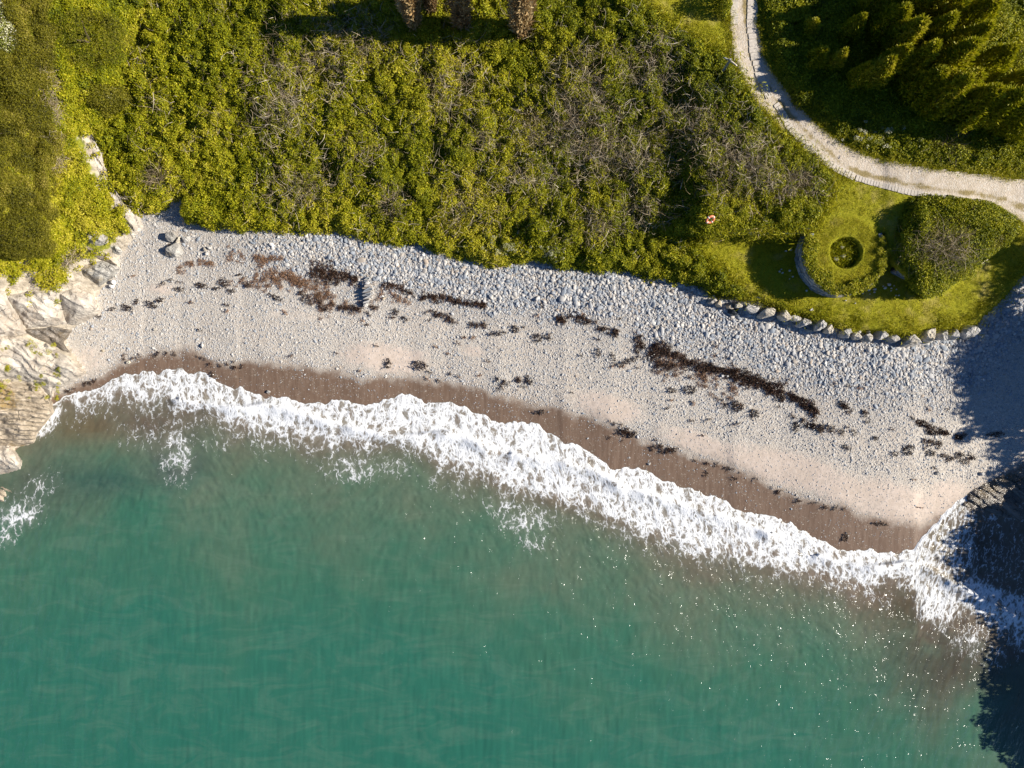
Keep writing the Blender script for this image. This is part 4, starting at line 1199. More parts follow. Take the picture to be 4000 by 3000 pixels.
def stem_clump(ns, ln, w, mat, rise=.5, curl=.4):
    P = lr.normal(size=(ns, 3)) * (.42, .42, .06)
    D = lr.normal(size=(ns, 3)); D[:, 2] = np.abs(D[:, 2]) * rise + .12
    v, q = ribbons(P, D, ln * lr.uniform(.5, 1.25, ns), w * lr.uniform(.7, 1.3, ns), lr, 3, curl)
    k = 8; lt = np.repeat(lr.random(ns), k)
    return make_mesh('stems', v, q, mat, False, {'lt': lt})

lib_leaf = library('leaf_clumps', [leaf_clump(64, .150, M['leaf_i']) for _ in range(4)] + [leaf_clump(90, .105, M['leaf_i'], .40, .55) for _ in range(3)])
lib_olive = library('olive_clumps', [leaf_clump(90, .10, M['olive_i'], .38, .9, .4, .5) for _ in range(4)])
lib_stem = library('dead_stems', [stem_clump(14, .62, .012, M['dead_i'], .3, .8) for _ in range(5)])
lib_grass = library('grass_tufts', [stem_clump(26, .28, .024, M['leaf_i'], .8, .5) for _ in range(4)])
lib_bloom = library('bloom_clumps', [leaf_clump(50, .10, M['bloom_i'], .34, .6, .9) for _ in range(3)])

def scat_leaf(name, u, v, size, tone_, lib, nlib, label, cat, lift=0.0, tilt=.35, zfun=None):
    z = (height(u, v) if zfun is None else zfun(u, v)) + lift
    x, y, z = at(u, v, z)
    n = len(u)
    return scatter(name, np.c_[x, y, z], np.c_[rng.normal(0, tilt, n), rng.normal(0, tilt, n), rng.uniform(0, 6.3, n)], np.repeat(size[:, None], 3, 1),
                   rng.integers(0, nlib, n), np.clip(tone_, 0, 1), lib, label, cat)

def canopy(u, v):
    """height of the thicket's top over the soil"""
    c = .50 * sm((fbm(u / 75, v / 75, 131, 4) - .30) / .42) + .42 * sm((fbm(u / 24, v / 24, 137, 3) - .33) / .4)
    edge = sm(((HEDGE(u) - v) / S) / .9)
    return c * (.25 + .75 * edge)

# the thicket on the slope
u, v = rand_uv(60000, -150, 3330, -180, 1180)
ok = (v < HEDGE(u) + 2) & ~inside(HEAD, u, v) & ~inside(LAWN, u, v) & ~inside(TRACK, u, v)
u, v = u[ok], v[ok]
ok = (u < 2960) | (v > 380)
u, v = u[ok], v[ok]
c_ = canopy(u, v)
ok = rng.random(len(u)) < (.50 + .50 * sm(c_ / .4))
u, v, c_ = u[ok], v[ok], c_[ok]
u, v, c_ = u[:42000], v[:42000], c_[:42000]
zone = fbm(u / 260, v / 260, 141, 3)
tn_ = .61 + .60 * (zone - .5) + .32 * (fbm(u / 45, v / 45, 143, 3) - .5) + .10 * sm((1100 - u) / 600) - .10 * sm((u - 2050) / 500) + .06 * sm((v - 600) / 300)
dry_ = np.zeros(len(u))
lift = c_ * rng.uniform(.35, 1.0, len(u))
scat_leaf('bramble_thicket', u, v, rng.uniform(.55, 1.05, len(u)), tn_ + rng.normal(0, .05, len(u)), lib_leaf, 7, 'dense green bramble thicket covering the slope above the beach', 'undergrowth', lift)

# bleached stems lying over the thicket
DRY = [(2330, 560, 230, 120), (2230, 440, 150, 120), (2480, 620, 170, 80), (2900, 660, 150, 90), (3100, 720, 110, 60), (1530, 790, 70, 60), (1430, 600, 90, 60), (1280, 260, 160, 140),
       (1080, 420, 120, 160), (2060, 545, 80, 40), (2540, 300, 110, 80), (2560, 170, 50, 60), (2280, 280, 100, 120), (2700, 480, 120, 90), (2350, 870, 90, 60), (2500, 830, 120, 60), (1180, 720, 130, 80),
       (1750, 330, 110, 120), (1880, 520, 70, 80), (2880, 560, 120, 60), (1430, 120, 90, 80), (1830, 840, 100, 60), (2030, 700, 160, 70)]
us, vs_ = [], []
for (a, b, ra, rb) in DRY:
    k = int(ra * rb / 150)
    us.append(rng.normal(a, ra * .6, k)); vs_.append(rng.normal(b, rb * .6, k))
us.append(rng.uniform(500, 3000, 380)); vs_.append(rng.uniform(0, 1000, 380))
u = np.concatenate(us); v = np.concatenate(vs_)
ok = (v < HEDGE(u) - 12) & ~inside(HEAD, u, v) & ~inside(LAWN, u, v) & ~inside(TRACK, u, v) & (v > -100)
u, v = u[ok], v[ok]
scat_leaf('dead_stems', u, v, rng.uniform(.6, 1.5, len(u)), rng.uniform(.15, 1, len(u)), lib_stem, 5, 'bleached dead stems tangled over the bramble thicket', 'dead stems', canopy(u, v) * 1.02 + .06)

# headland plants
u, v = rand_uv(15000, -250, 620, -200, 1190)
ok = inside(HEAD, u, v)
u, v = u[ok], v[ok]
foot = [(372, 500), (390, 570), (429, 690), (500, 800), (552, 881), (475, 994), (472, 1044), (398, 1125)]
fd = pdist(foot, u, v) / S
cover = sm((1.08 - .85 * np.exp(-(fd / 1.5) ** 2) * (v > 480) - sm((v - 950) / 230) * 1.2 + (fbm(u / 60, v / 60, 151, 4) - .5) * 1.5 - .30 * ((u > 230) & (v > 520)) ) / .8)
ok = rng.random(len(u)) < cover
u, v = u[ok], v[ok]
tn_ = .74 + .8 * (fbm(u / 55, v / 55, 153, 4) - .5) - .22 * sm((500 - v) / 300)
ok = rng.random(len(u)) > .9 * sm((u - 280) / 50) * sm((v - 880) / 50)
u, v, tn_ = u[ok], v[ok], tn_[ok]
scat_leaf('headland_ivy', u, v, rng.uniform(.55, 1.05, len(u)), tn_, lib_leaf, 7, 'yellow green ivy and low plants over the left headland', 'undergrowth', .42 * sm((fbm(u / 45, v / 45, 155, 4) - .3) / .4))
heath = (u < 215 + 120 * (fbm(u / 60, v / 60, 157, 3) - .5)) & (v < 1000)
ku = u[heath]; kv_ = v[heath]
scat_leaf('headland_heath', ku, kv_, rng.uniform(.7, 1.2, len(ku)), np.clip(.52 + .9 * (fbm(ku / 45, kv_ / 45, 158, 4) - .5), 0, 1), lib_olive, 4, 'olive and brown heath on top of the left headland', 'undergrowth', .1 + .6 * sm((fbm(ku / 45, kv_ / 45, 155, 4) - .3) / .4))
u, v = rand_uv(420, -50, 240, 1330, 1560)
ok = sm((fbm(u / 28, v / 22, 161, 3) - .56) / .1) > .5
u, v = u[ok], v[ok]
scat_leaf('cliff_moss', u, v, rng.uniform(.25, .5, len(u)), rng.uniform(.5, .85, len(u)), lib_leaf, 7, 'small green moss cushions on the white veined rock slab', 'moss', .78)
# dry edge of the cliff top
u = rng.normal(0, 1, 500); v = rng.uniform(130, 660, 500); u = np.interp(v, [130, 300, 450, 560, 660], [150, 165, 195, 200, 215]) + u * 14
scat_leaf('dry_grass', u, v, rng.uniform(.4, .9, len(u)), rng.uniform(.3, .9, len(u)), lib_stem, 5, 'dry straw coloured grass along the bare edge of the headland', 'grass', .25)

# undergrowth inside the curve of the track
u, v = rand_uv(14000, 2960, 4250, -220, 720)
ti_v = np.interp(u, A(TRACK_IN)[:, 0], A(TRACK_IN)[:, 1])
ok = (v < ti_v - 6) & ~inside(TRACK, u, v)
u, v = u[ok], v[ok]
dtr = pdist(smooth_line(TRACK_IN, 4), u, v)
tn_ = .52 + .5 * (fbm(u / 60, v / 60, 171, 4) - .5) + .22 * np.exp(-(dtr / 45) ** 2)
scat_leaf('track_undergrowth', u, v, rng.uniform(.6, 1.15, len(u)) * (.5 + .5 * sm(dtr / 60)), tn_, lib_leaf, 7, 'rough green undergrowth inside the bend of the track', 'undergrowth', .6 * fbm(u / 60, v / 60, 173, 3) * sm(dtr / 80))

u, v = rand_uv(2600, 3510, 3990, 765, 1165)
MOUND = [(3583, 773), (3723, 782), (3859, 809), (3963, 854), (3972, 899), (3904, 949), (3850, 1003), (3805, 1044), (3723, 1094), (3678, 1134), (3606, 1158), (3560, 1134), (3556, 1066), (3510, 1021), (3500, 953), (3520, 863), (3542, 818)]
sm_ = sdf(MOUND, u, v); ok = sm_ > -4; u, v, sm_ = u[ok], v[ok], sm_[ok]
scat_leaf('mound_undergrowth', u, v, rng.uniform(.6, 1.1, len(u)), .50 + .5 * (fbm(u / 45, v / 45, 177, 3) - .5), lib_leaf, 7, 'green plants covering the mound between kiln and track', 'undergrowth', .65 * sm(sm_ / 45))
# ragged grass along the track
te = np.vstack([smooth_line(TRACK_OUT, 12), smooth_line(TRACK_IN, 12)])
kx_ = rng.integers(0, len(te), 5200)
u = te[kx_, 0] + rng.normal(0, 6, 5200); v = te[kx_, 1] + rng.normal(0, 6, 5200)
ok = (v > -200) & (u < 4200) & (np.abs(sdf(TRACK, u, v) + 8) < 7) & ~((u > 3320) & (u < 3850) & (kx_ < len(te) // 2) & (v > 690) & (v < 810)); u, v = u[ok], v[ok]
scat_leaf('verge_grass', u, v, rng.uniform(.3, .6, len(u)), rng.uniform(.45, .95, len(u)), lib_grass, 4, 'ragged grass along both edges of the track', 'grass', 0)
# grass tufts on lawns and edges
u, v = rand_uv(52000, 2440, 4100, -150, 1330)
s_ = sdf(LAWN, u, v)
ok = (s_ > -14) & ~inside(TRACK, u, v) & (v < HEDGE(u) - 20 * (u > 2930)) & ~((u > 2960) & (v < np.interp(u, A(TRACK_IN)[:, 0], A(TRACK_IN)[:, 1])))
kx, ky = KX, KY
zz = height(u, v); gx, gy, gz = at(u, v, zz)
ok &= (np.hypot(gx - KX, gy - KY) > KR - .05)
u, v, s_ = u[ok], v[ok], s_[ok]
bm_ = np.minimum(np.exp(-np.maximum(s_, 0) / 16) + .7 * np.exp(-((HEDGE(u) - v) / 60) ** 2) * sm((fbm(u / 40, v / 40, 181, 3) - .4) / .2), 1)
sz = (.28 + .75 * bm_) * rng.uniform(.7, 1.3, len(u))
tn_ = .80 + .5 * (fbm(u / 80, v / 80, 183, 4) - .5) - .16 * bm_
ok = rng.random(len(u)) < .55 + .45 * bm_
u, v, sz, tn_ = u[ok], v[ok], sz[ok], tn_[ok]
scat_leaf('lawn_grass', u, v, sz, tn_, lib_grass, 4, 'short grass tufts growing on the lawn around the kiln', 'grass', 0)
# kiln rim plants and turf tufts
kn = 900
ka = rng.uniform(0, 2 * math.pi, kn); kr = 3.02 - .75 * rng.random(kn) ** 1.3 * (.5 + vn(ka * 3, ka * 0, 3))
ok = (np.sin(ka) < .40) & (vn(ka * 3.2, kr * 3, 8) > .30 + .30 * (np.cos(ka) > .35))
ka, kr = ka[ok], kr[ok]
kn = len(ka)
scatter('rim_plants', np.c_[kr * np.cos(ka), kr * np.sin(ka), KH + .12 + .12 * rng.random(kn)], np.c_[rng.normal(0, .3, kn), rng.normal(0, .3, kn), rng.uniform(0, 6.3, kn)],
        np.repeat((rng.uniform(.40, .95, kn) * np.where(np.cos(ka) > .35, .7, 1))[:, None], 3, 1), rng.integers(0, 7, kn), np.clip(.66 + rng.normal(0, .14, kn), 0, 1), lib_leaf, '', '', kiln)
kn = 1500
ka = rng.uniform(0, 2 * math.pi, kn); kr = np.sqrt(rng.uniform(0, 1, kn)) * 2.5
ok = (kr < 1.0) | (kr > 1.32); ka, kr = ka[ok], kr[ok]; kn = len(ka)
scatter('turf_tufts', np.c_[kr * np.cos(ka), kr * np.sin(ka), np.where(kr < 1.05, KH - .55, KH + .03)], np.c_[rng.normal(0, .2, kn), rng.normal(0, .2, kn), rng.uniform(0, 6.3, kn)],
        np.repeat((np.where(kr < 1.05, .9, .32) * rng.uniform(.7, 1.2, kn))[:, None], 3, 1), rng.integers(0, 4, kn), np.clip(np.where(kr < 1.05, .55, .84) + rng.normal(0, .12, kn), 0, 1), lib_grass, '', '', kiln)

# white flowering plants along the foot of the hedge
u = np.r_[rng.normal(1930, 40, 60), rng.normal(2160, 30, 40), rng.normal(2020, 30, 30), rng.normal(3440, 60, 40)]
v = np.r_[rng.normal(955, 22, 60), rng.normal(990, 25, 40), rng.normal(960, 20, 30), rng.normal(535, 22, 40)]
scat_leaf('white_flowers', u, v, rng.uniform(.3, .6, len(u)), rng.uniform(.3, .75, len(u)), lib_bloom, 3, 'pale flowering plants along the hedge foot and the track bend', 'flowers', canopy(u, v) + .1)

# ------------------------------------------------------------------ single bushes and trees
def dome(rx, ry, h_, size, mat, tone_, nper=260, depth=.35, aspect=.55, lump=.25, up=.3, seed=0, fine=1.0):
    area = 2 * math.pi * ((rx * ry + rx * h_ + ry * h_) / 3)
    nl = int(min(area * nper / (size / .14) ** 1.6, 9000))
    d = lr.normal(size=(nl, 3)); d[:, 2] = np.abs(d[:, 2]); d /= np.linalg.norm(d, axis=1)[:, None]
    L = 1 + lump * 2 * (fbm(d[:, 0] * 2.2 + 9, d[:, 1] * 2.2 + d[:, 2] * 1.3 + 9, seed, 3) - .5)
    r_ = L * (1 - depth * lr.random(nl) ** 1.7)
    P = d * r_[:, None] * (rx, ry, h_)
    N = d / A([rx, ry, h_]); N /= np.linalg.norm(N, axis=1)[:, None]
    N = N * .8 + lr.normal(size=(nl, 3)) * .6 + A([0, 0, up])
    v, q = leaves(P, N, size * lr.uniform(.6, 1.35, nl), aspect, lr)
    tn = np.repeat(np.clip(tone_ + .5 * (fbm(P[:, 0] * 1.1, P[:, 1] * 1.1, seed + 2, 3) - .5), 0, 1), 4)
    return with_lt(v, q, mat, 'crown', tn)

def twigs(rx, ry, h_, n_, ln, w, mat, tone_, flat=.5):
    d = lr.normal(size=(n_, 3)); d[:, 2] = np.abs(d[:, 2]); d /= np.linalg.norm(d, axis=1)[:, None]
    P = d * lr.uniform(.35, 1, n_)[:, None] * (rx, ry, h_)
    D = d * .7 + lr.normal(size=(n_, 3)) * .8; D[:, 2] *= flat
    v, q = ribbons(P, D, ln * lr.uniform(.4, 1.3, n_), w * lr.uniform(.6, 1.3, n_), lr, 3, .8)
    return make_mesh('twigs', v, q, mat, False, {'lt': np.repeat(lr.random(n_), 8), 'tone': np.full(len(v), tone_)})

def stem_part(o, h_, r_, n_=3, spread=.3):
    parts = []
    for k in range(n_):
        a0 = lr.uniform(0, 6.28); s_ = lr.uniform(.4, 1) * spread
        v, q, t_ = tube([(0, 0, -.25), (s_ * .4 * math.cos(a0), s_ * .4 * math.sin(a0), h_ * .4), (s_ * math.cos(a0), s_ * math.sin(a0), h_ * .85)], [r_, r_ * .7, r_ * .3], 5)
        parts.append((v, A(q)))
    v, f = join(parts)
    link('trunk', make_mesh('trunk', v, f, M['bark'], True), o)

def bush(name, u, v, ru, rv, h_, kind, tone_, label, size=.13, group=None, twig=0, dz=0., cat='bush', **kw):
    z = zat(u, v) + dz
    k = (H - z) / H / S
    o = thing(name, at(u, v, z - .05), label, cat, group)
    rx, ry = ru * k, rv * k
    sd_ = int(u * 7 + v) % 997
    if kind != 'bare':
        link('crown', dome(rx, ry, h_, size, M[kind], tone_, seed=sd_, **kw), o)
    if twig or kind == 'bare':
        n_ = twig or int(140 + 110 * rx * ry)
        link('twigs', twigs(rx, ry, h_, n_, .8 * min(1.2, rx + .3), .015, M['dead'], tone_ if kind == 'bare' else .45), o)
    stem_part(o, h_, .05 + .03 * h_, 3, min(rx, ry) * .5)
    return o

bush('gorse_mound', 350, 165, 185, 115, 2.2, 'olive', .42, 'large clipped olive gorse mound near the top of the left headland', .085, nper=330, lump=.12)
bush('flowering_bush', 410, 385, 100, 75, 1.7, 'olive', .44, 'olive bush with a streak of white blossom below the gorse mound', .11)
bush('blossom_bush', 452, 372, 42, 52, 1.35, 'bloom', .42, 'white blossom patch on the headland bush below the gorse mound', .10, cat='blossom')
bush('blossom_bush', 30, 110, 45, 105, 1.2, 'bloom', .50, 'cream flowering bush at the top left picture corner', .11)
bush('bush', 120, 215, 75, 80, 1.7, 'olive', .36, 'brownish olive bush beside the cream flowering one', .10)
bush('bush', 60, 330, 80, 70, 1.5, 'olive', .40, 'olive bush at the left edge under the cream flowering bush', .10)
bush('bush', 130, 440, 70, 90, 1.8, 'olive', .30, 'dark olive bush on the cliff top left of the bare earth strip', .10)
bush('bush', 50, 520, 70, 75, 1.6, 'olive', .34, 'olive bush at the left edge, halfway down the headland', .10)
bush('bush', 95, 640, 60, 50, 1.3, 'olive', .40, 'small rounded olive bush above the long dark green one', .10)
bush('bush', 60, 760, 80, 70, 1.5, 'olive', .34, 'olive bush at the left edge above the dark green mound', .10)
bush('gorse_mound', 75, 905, 100, 125, 1.8, 'olive', .34, 'long dark green gorse mound above the left rock faces', .09, lump=.15)
bush('bush', 215, 930, 70, 50, .5, 'leaf', .78, 'bright yellow green low bush beside the dark gorse mound', .13)
bush('bush', 200, 1070, 60, 55, .6, 'leaf', .80, 'bright yellow green cushion just above the ochre rock face', .12)
bush('bush', 365, 800, 60, 50, .6, 'leaf', .72, 'light green bush on the slope above the long dark slate rib', .13)
bush('bare_bush', 250, 1010, 70, 35, .5, 'bare', .55, 'straw brown tangle of dry twigs on the headland edge')
bush('bare_bush', 637, 700, 48, 44, 1.1, 'bare', .35, 'round brown leafless bush above the beach corner', twig=520)
bush('bush', 560, 700, 60, 45, .9, 'leaf', .42, 'dark green bush left of the round leafless bush')
bush('bush', 760, 820, 55, 55, 1.2, 'leaf', .60, 'bright green bush bulging over the shingle at the beach corner')
bush('bush', 830, 850, 60, 42, 1.1, 'leaf', .64, 'bright green bush next along the hedge from the beach corner')
bush('bush', 930, 855, 65, 50, 1.0, 'leaf', .58, 'green bush at the hedge foot above a pale angular slab')
bush('bush', 1040, 860, 60, 45, .9, 'leaf', .55, 'green bush at the hedge foot, fourth from the beach corner')
bush('bush', 1895, 495, 52, 54, 1.6, 'leaf', .66, 'light green dome bush with black shade on its left in mid slope')
bush('bush', 1600, 405, 24, 24, .9, 'leaf', .68, 'small light tuft bush in the middle of the thicket')
bush('bush', 2098, 895, 42, 42, 1.3, 'leaf', .48, 'round dark green bush just above the shingle in the middle')
bush('bush', 2370, 815, 34, 45, 1.0, 'leaf', .60, 'light green bush beside the narrow dark cleft in the thicket')
bush('bush', 2330, 1020, 45, 34, .7, 'leaf', .58, 'green bush jutting onto the shingle below the dark cleft')
bush('bush', 2815, 28, 34, 55, 1.9, 'leaf', .42, 'dense green bush on the lawn beside the top of the track', .12)
bush('bare_bush', 2900, 655, 120, 75, 1.0, 'bare', .62, 'wide grey leafless bush beside the bend of the track', twig=620)
bush('bare_bush', 3070, 720, 110, 60, 1.0, 'bare', .55, 'grey brown leafless thicket just above the kiln lawn', twig=480)
bush('bare_bush', 2350, 560, 130, 60, .8, 'bare', .68, 'pale tangle of dead stems in the middle of the slope', twig=300)
bush('bare_bush', 2240, 445, 80, 60, .8, 'bare', .60, 'straw coloured dead stems upslope of the pale tangle', twig=170)
bush('bare_bush', 1525, 800, 50, 45, .7, 'bare', .55, 'brown dead stem tangle above the shingle at the left', twig=150)
bush('bare_bush', 2070, 548, 50, 26, .7, 'bare', .66, 'small straw tangle beside the light green dome bush', twig=130)
# bush mound right of the kiln
bush('bush', 3755, 852, 195, 78, 1.5, 'leaf', .50, 'long green bush along the track on the mound right of the kiln', .14, nper=330)
bush('bush', 3572, 870, 40, 80, 1.5, 'leaf', .46, 'green bush at the left end of the mound, shading the lawn', .13)
bush('bare_bush', 3650, 968, 150, 105, 1.35, 'bare', .52, 'brown leafless bush filling the middle of the mound', twig=2600)
bush('bush', 3850, 925, 70, 50, .9, 'olive', .52, 'olive bush on the right shoulder of the mound', .12)
bush('bush', 3615, 1108, 70, 44, .9, 'leaf', .52, 'green bush at the lowest point of the mound above the lawn', .13)
bush('bush', 3735, 1068, 85, 32, .8, 'leaf', .58, 'low green fringe bush along the lower edge of the mound', .12)
bush('bush', 3920, 905, 40, 60, .8, 'leaf', .50, 'dark green bush at the right tip of the mound', .12)

# columnar trees: tall, narrow, feathered from the ground up
def column_mesh(h_, r_, mat, n_, seed, tone_, tip=.35):
    z = h_ * lr.random(n_) ** .85
    a0 = lr.uniform(0, 6.28, n_)
    prof = r_ * (.55 + .75 * np.sin(np.pi * np.clip(z / h_, 0, 1) ** .8)) * (1 - (1 - tip) * (z / h_) ** 3)
    L = 1 + 1.5 * (fbm(a0 * 2.4, z * .22, seed, 2) - .5) + .5 * (fbm(a0 * 3, z * 1.4, seed + 1, 2) - .5)
    rr_ = prof * L * (.45 + .55 * lr.random(n_) ** .5)
    P = np.c_[rr_ * np.cos(a0), rr_ * np.sin(a0), z]
    D = np.c_[np.cos(a0) * .5, np.sin(a0) * .5, np.full(n_, 1.0)] + lr.normal(size=(n_, 3)) * .35
    v, q = ribbons(P, D, .34 * lr.uniform(.6, 1.3, n_), .060 * lr.uniform(.6, 1.3, n_), lr, 2, .3)
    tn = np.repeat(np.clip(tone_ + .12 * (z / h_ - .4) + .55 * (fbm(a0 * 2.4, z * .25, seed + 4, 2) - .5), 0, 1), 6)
    return make_mesh('crown', v, q, mat, False, {'lt': np.repeat(lr.random(n_), 6), 'tone': tn})
col_me = [column_mesh(5.6, .80, M['leaf'], 3800, 5, .60), column_mesh(5.0, .95, M['leaf'], 3800, 6, .60), column_mesh(4.4, .70, M['leaf'], 3200, 7, .66), column_mesh(6.2, .9, M['leaf'], 4200, 8, .62)]
TREES_MORE = None
def trunk_me(h_): return tube_mesh('trunk', [(0, 0, -.3), (.03, .02, h_ * .5), (0, 0, h_ * .92)], [.12, .08, .02], M['bark'], 6)
tr_me = [trunk_me(5.4), trunk_me(4.8), trunk_me(4.2), trunk_me(6.0)]
TAN_ = math.tan(SUN_EL)
G_T = 'narrow evergreen trees inside the bend of the track'
TREES = [(3150, 130, 2, .6, 'dark narrow evergreen nearest the top of the track'), (3175, 245, 1, .75, 'narrow evergreen left of a brown twiggy one, near the track'),
         (3235, 265, 2, .85, 'thin olive evergreen, second row from the track'), (3310, 335, 0, .95, 'slim evergreen at the front of the grove with a brown foot'),
         (3370, 330, 2, 1.05, 'slim olive evergreen beside a black gap in the grove'), (3415, 300, 3, .95, 'tall evergreen standing between two black gaps'),
         (3500, 300, 0, .9, 'evergreen with a bare brown foot in the middle of the grove'), (3545, 385, 1, .9, 'bright evergreen leaning to the right behind the bank'),
         (3600, 430, 3, .9, 'long feathery evergreen right of the middle of the grove'), (3660, 400, 2, 1.1, 'olive evergreen behind the long feathery one'),
         (3720, 460, 1, 1.0, 'broad evergreen above the bright grass bank'), (3790, 480, 0, 1.0, 'evergreen fourth from the right edge of the grove'),
         (3860, 500, 3, .85, 'evergreen above the low shaded hollow by the track'), (3930, 520, 1, .9, 'broad evergreen close to the right picture edge'),
         (3290, 150, 3, .8, 'evergreen in the back row near the top of the picture'), (3420, 150, 1, .85, 'leafy evergreen in the back row at the top middle of the grove'),
         (3560, 200, 0, .9, 'evergreen in the back row behind the bare brown foot'), (3680, 240, 3, .85, 'tall evergreen in the back row right of centre'),
         (3790, 300, 1, .9, 'evergreen in the back row left of the rusty clearing'), (3900, 370, 2, 1.0, 'olive evergreen below the rusty clearing'),
         (3360, 60, 2, .8, 'short evergreen at the top picture edge, left in the grove'), (3490, 75, 3, .9, 'feathery evergreen at the top picture edge above the leafy one'), (3610, 95, 0, 1.0, 'olive evergreen at the top picture edge in the middle of the grove'),
         (3720, 140, 1, .95, 'broad evergreen left of the pale green corner bushes'), (3560, -20, 1, 1.0, 'evergreen cut by the top picture edge in the grove'), (3690, 10, 2, 1.0, 'olive evergreen cut by the top picture edge beside the pale bush'),
         (3460, 215, 2, 1.1, 'small olive evergreen between front and back rows of the grove'), (3620, 310, 0, 1.0, 'olive evergreen in the middle row of the grove')]
for i, (u, v, k, s_, lb_) in enumerate(TREES):
    z = zat(u, v)
    s_ = min(s_ * .95, 1.0 * (u - 2975) / S * .9 * TAN_ / (5.6, 5.0, 4.4, 6.2)[k])
    wd_ = max(s_ * 1.0, .55)
    o = thing('evergreen_tree', at(u, v, z - .05), lb_, 'tree', G_T, float(lr.uniform(0, 6.28)))
    link('crown', col_me[k], o, None, None, (wd_, wd_, s_)); link('trunk', tr_me[k], o, None, None, (s_, s_, s_))
bush('bush', 3850, 110, 90, 90, 1.5, 'leaf', .60, 'pale green bush in the top right corner beside the rusty clearing', .15)
bush('bush', 3960, 240, 60, 70, 1.2, 'leaf', .62, 'pale green bush at the right edge above the rusty clearing', .15)
bush('dry_bush', 3840, 185, 28, 34, .5, 'rust', .55, 'rusty dead bush among the pale green ones at the top right', .12)
bush('dry_bush', 3965, 235 + 95, 55, 28, .4, 'rust', .60, 'rusty dry clearing plant at the right picture edge', .12)
bush('dark_bush', 3035, 80, 45, 80, .45, 'leaf', .42, 'dark green bush overhanging the top of the track', .13)
bush('bush', 3130, 390, 45, 40, .8, 'leaf', .44, 'dark leafy bush at the front of the grove by the track bend', .13)
bush('bush', 3250, 450, 70, 40, .6, 'leaf', .50, 'low mixed green bush on the bank below the slim evergreens', .13)
bush('bare_bush', 3690, 565, 70, 40, .7, 'bare', .32, 'brown twiggy bush on the bank near the right of the track', twig=420)
bush('bush', 3880, 620, 90, 34, .7, 'leaf', .62, 'bright green bank bush along the track at the right', .14)
bush('bush', 3760, 640, 80, 22, .4, 'leaf', .64, 'bright grassy bush hugging the track before the right edge', .13)

# tall dry trees at the top of the picture
dry_me = [column_mesh(6.0, .46, M['rust'], 2600, 15, .66, 1.2), column_mesh(5.0, .38, M['rust'], 2000, 16, .52, 1.2)]
for (u, v, k, s_, lb_) in [(1622, 112, 0, 1.0, 'tall straw coloured dead tree at the top with a frayed foot'), (1690, 42, 1, .9, 'short rusty dead tree right of the frayed one, cut by the top edge'),
                           (1808, 108, 1, 1.1, 'thin tan dead tree in the middle of the top edge'), (2034, 135, 0, 1.15, 'broad brown dead tree beside a black patch of shade at the top')]:
    z = zat(u, v)
    o = thing('dead_tree', at(u, v, z - .05), lb_, 'tree', None, float(lr.uniform(0, 6.28)))
    link('crown', dry_me[k], o, None, None, (s_, s_, s_)); link('trunk', tr_me[2], o, None, None, (s_, s_, s_ * 1.2))

# trees on the slope just outside the picture on the right (they shade the end of the beach)
def round_tree(x, y, z, h_, r_, label):
    o = thing('tree', (x, y, z), label, 'tree', 'trees on the slope to the right of the beach')
    me = dome(r_, r_, r_ * .95, .34, M['leaf'], .42, nper=190, depth=.7, lump=.5, seed=int(abs(x * 3 + y * 11)) % 500)
    me2 = dome(r_, r_, r_ * .6, .34, M['leaf'], .36, nper=120, depth=.7, lump=.5, seed=int(abs(x * 5 + y * 7)) % 500)
    link('crown', me, o, (0, 0, h_ - r_ * .9)); link('crown', me2, o, (0, 0, h_ - r_ * .85), (math.pi, 0, 0))
    link('trunk', tube_mesh('trunk', [(0, 0, -1), (.1, 0, h_ * .5), (0, .1, h_ * .9)], [.3, .2, .05], M['bark'], 7), o)
TAN = math.tan(SUN_EL)
def shade_tree(xs, y, zg, r_, x0, top_off=0.):
    """a tree at x0 just tall enough for its shade to reach xs"""
    top = zg + (x0 - xs) * TAN
    s2_ = max((x0 * S + 2000 - 4130) / S, 0)
    zb_ = 1.5 + .40 * min(s2_, 9.5)
    if top - zb_ < r_: r_ = max(.8, (top - zb_) * .7)
    round_tree(x0, y, zb_, top - zb_, r_ * 1.15, 'leafy tree on the slope beyond the right end of the beach')
for (px, py, zg, r_, x0) in [(3905, 1030, 2.5, 1.6, 50), (3880, 1140, 2.5, 1.5, 49), (3850, 1230, 2.3, 1.4, 50), (3790, 1345, 1.6, 1.5, 51), (3785, 1425, 1.5, 1.7, 50), (3795, 1510, 1.4, 1.4, 52),
                             (3830, 1590, 1.3, 1.2, 50), (3880, 1660, 1.2, .8, 51), (3790, 1690, 1.1, .6, 50), (3960, 1740, 1.0, 1.0, 52), (3930, 940, 3.6, 1.3, 52), (3960, 1850, .6, 1.3, 50), (3870, 1300, 1.6, 1.6, 47.5), (3900, 1385, 1.6, 1.6, 47.2), (3890, 1468, 1.5, 1.6, 47.6), (3920, 1555, 1.3, 1.5, 47.4), (3950, 1630, 1.2, 1.4, 47.5)]:
    x, y, _ = at(px, py, zg)
    shade_tree(x, y, zg, r_, x0)
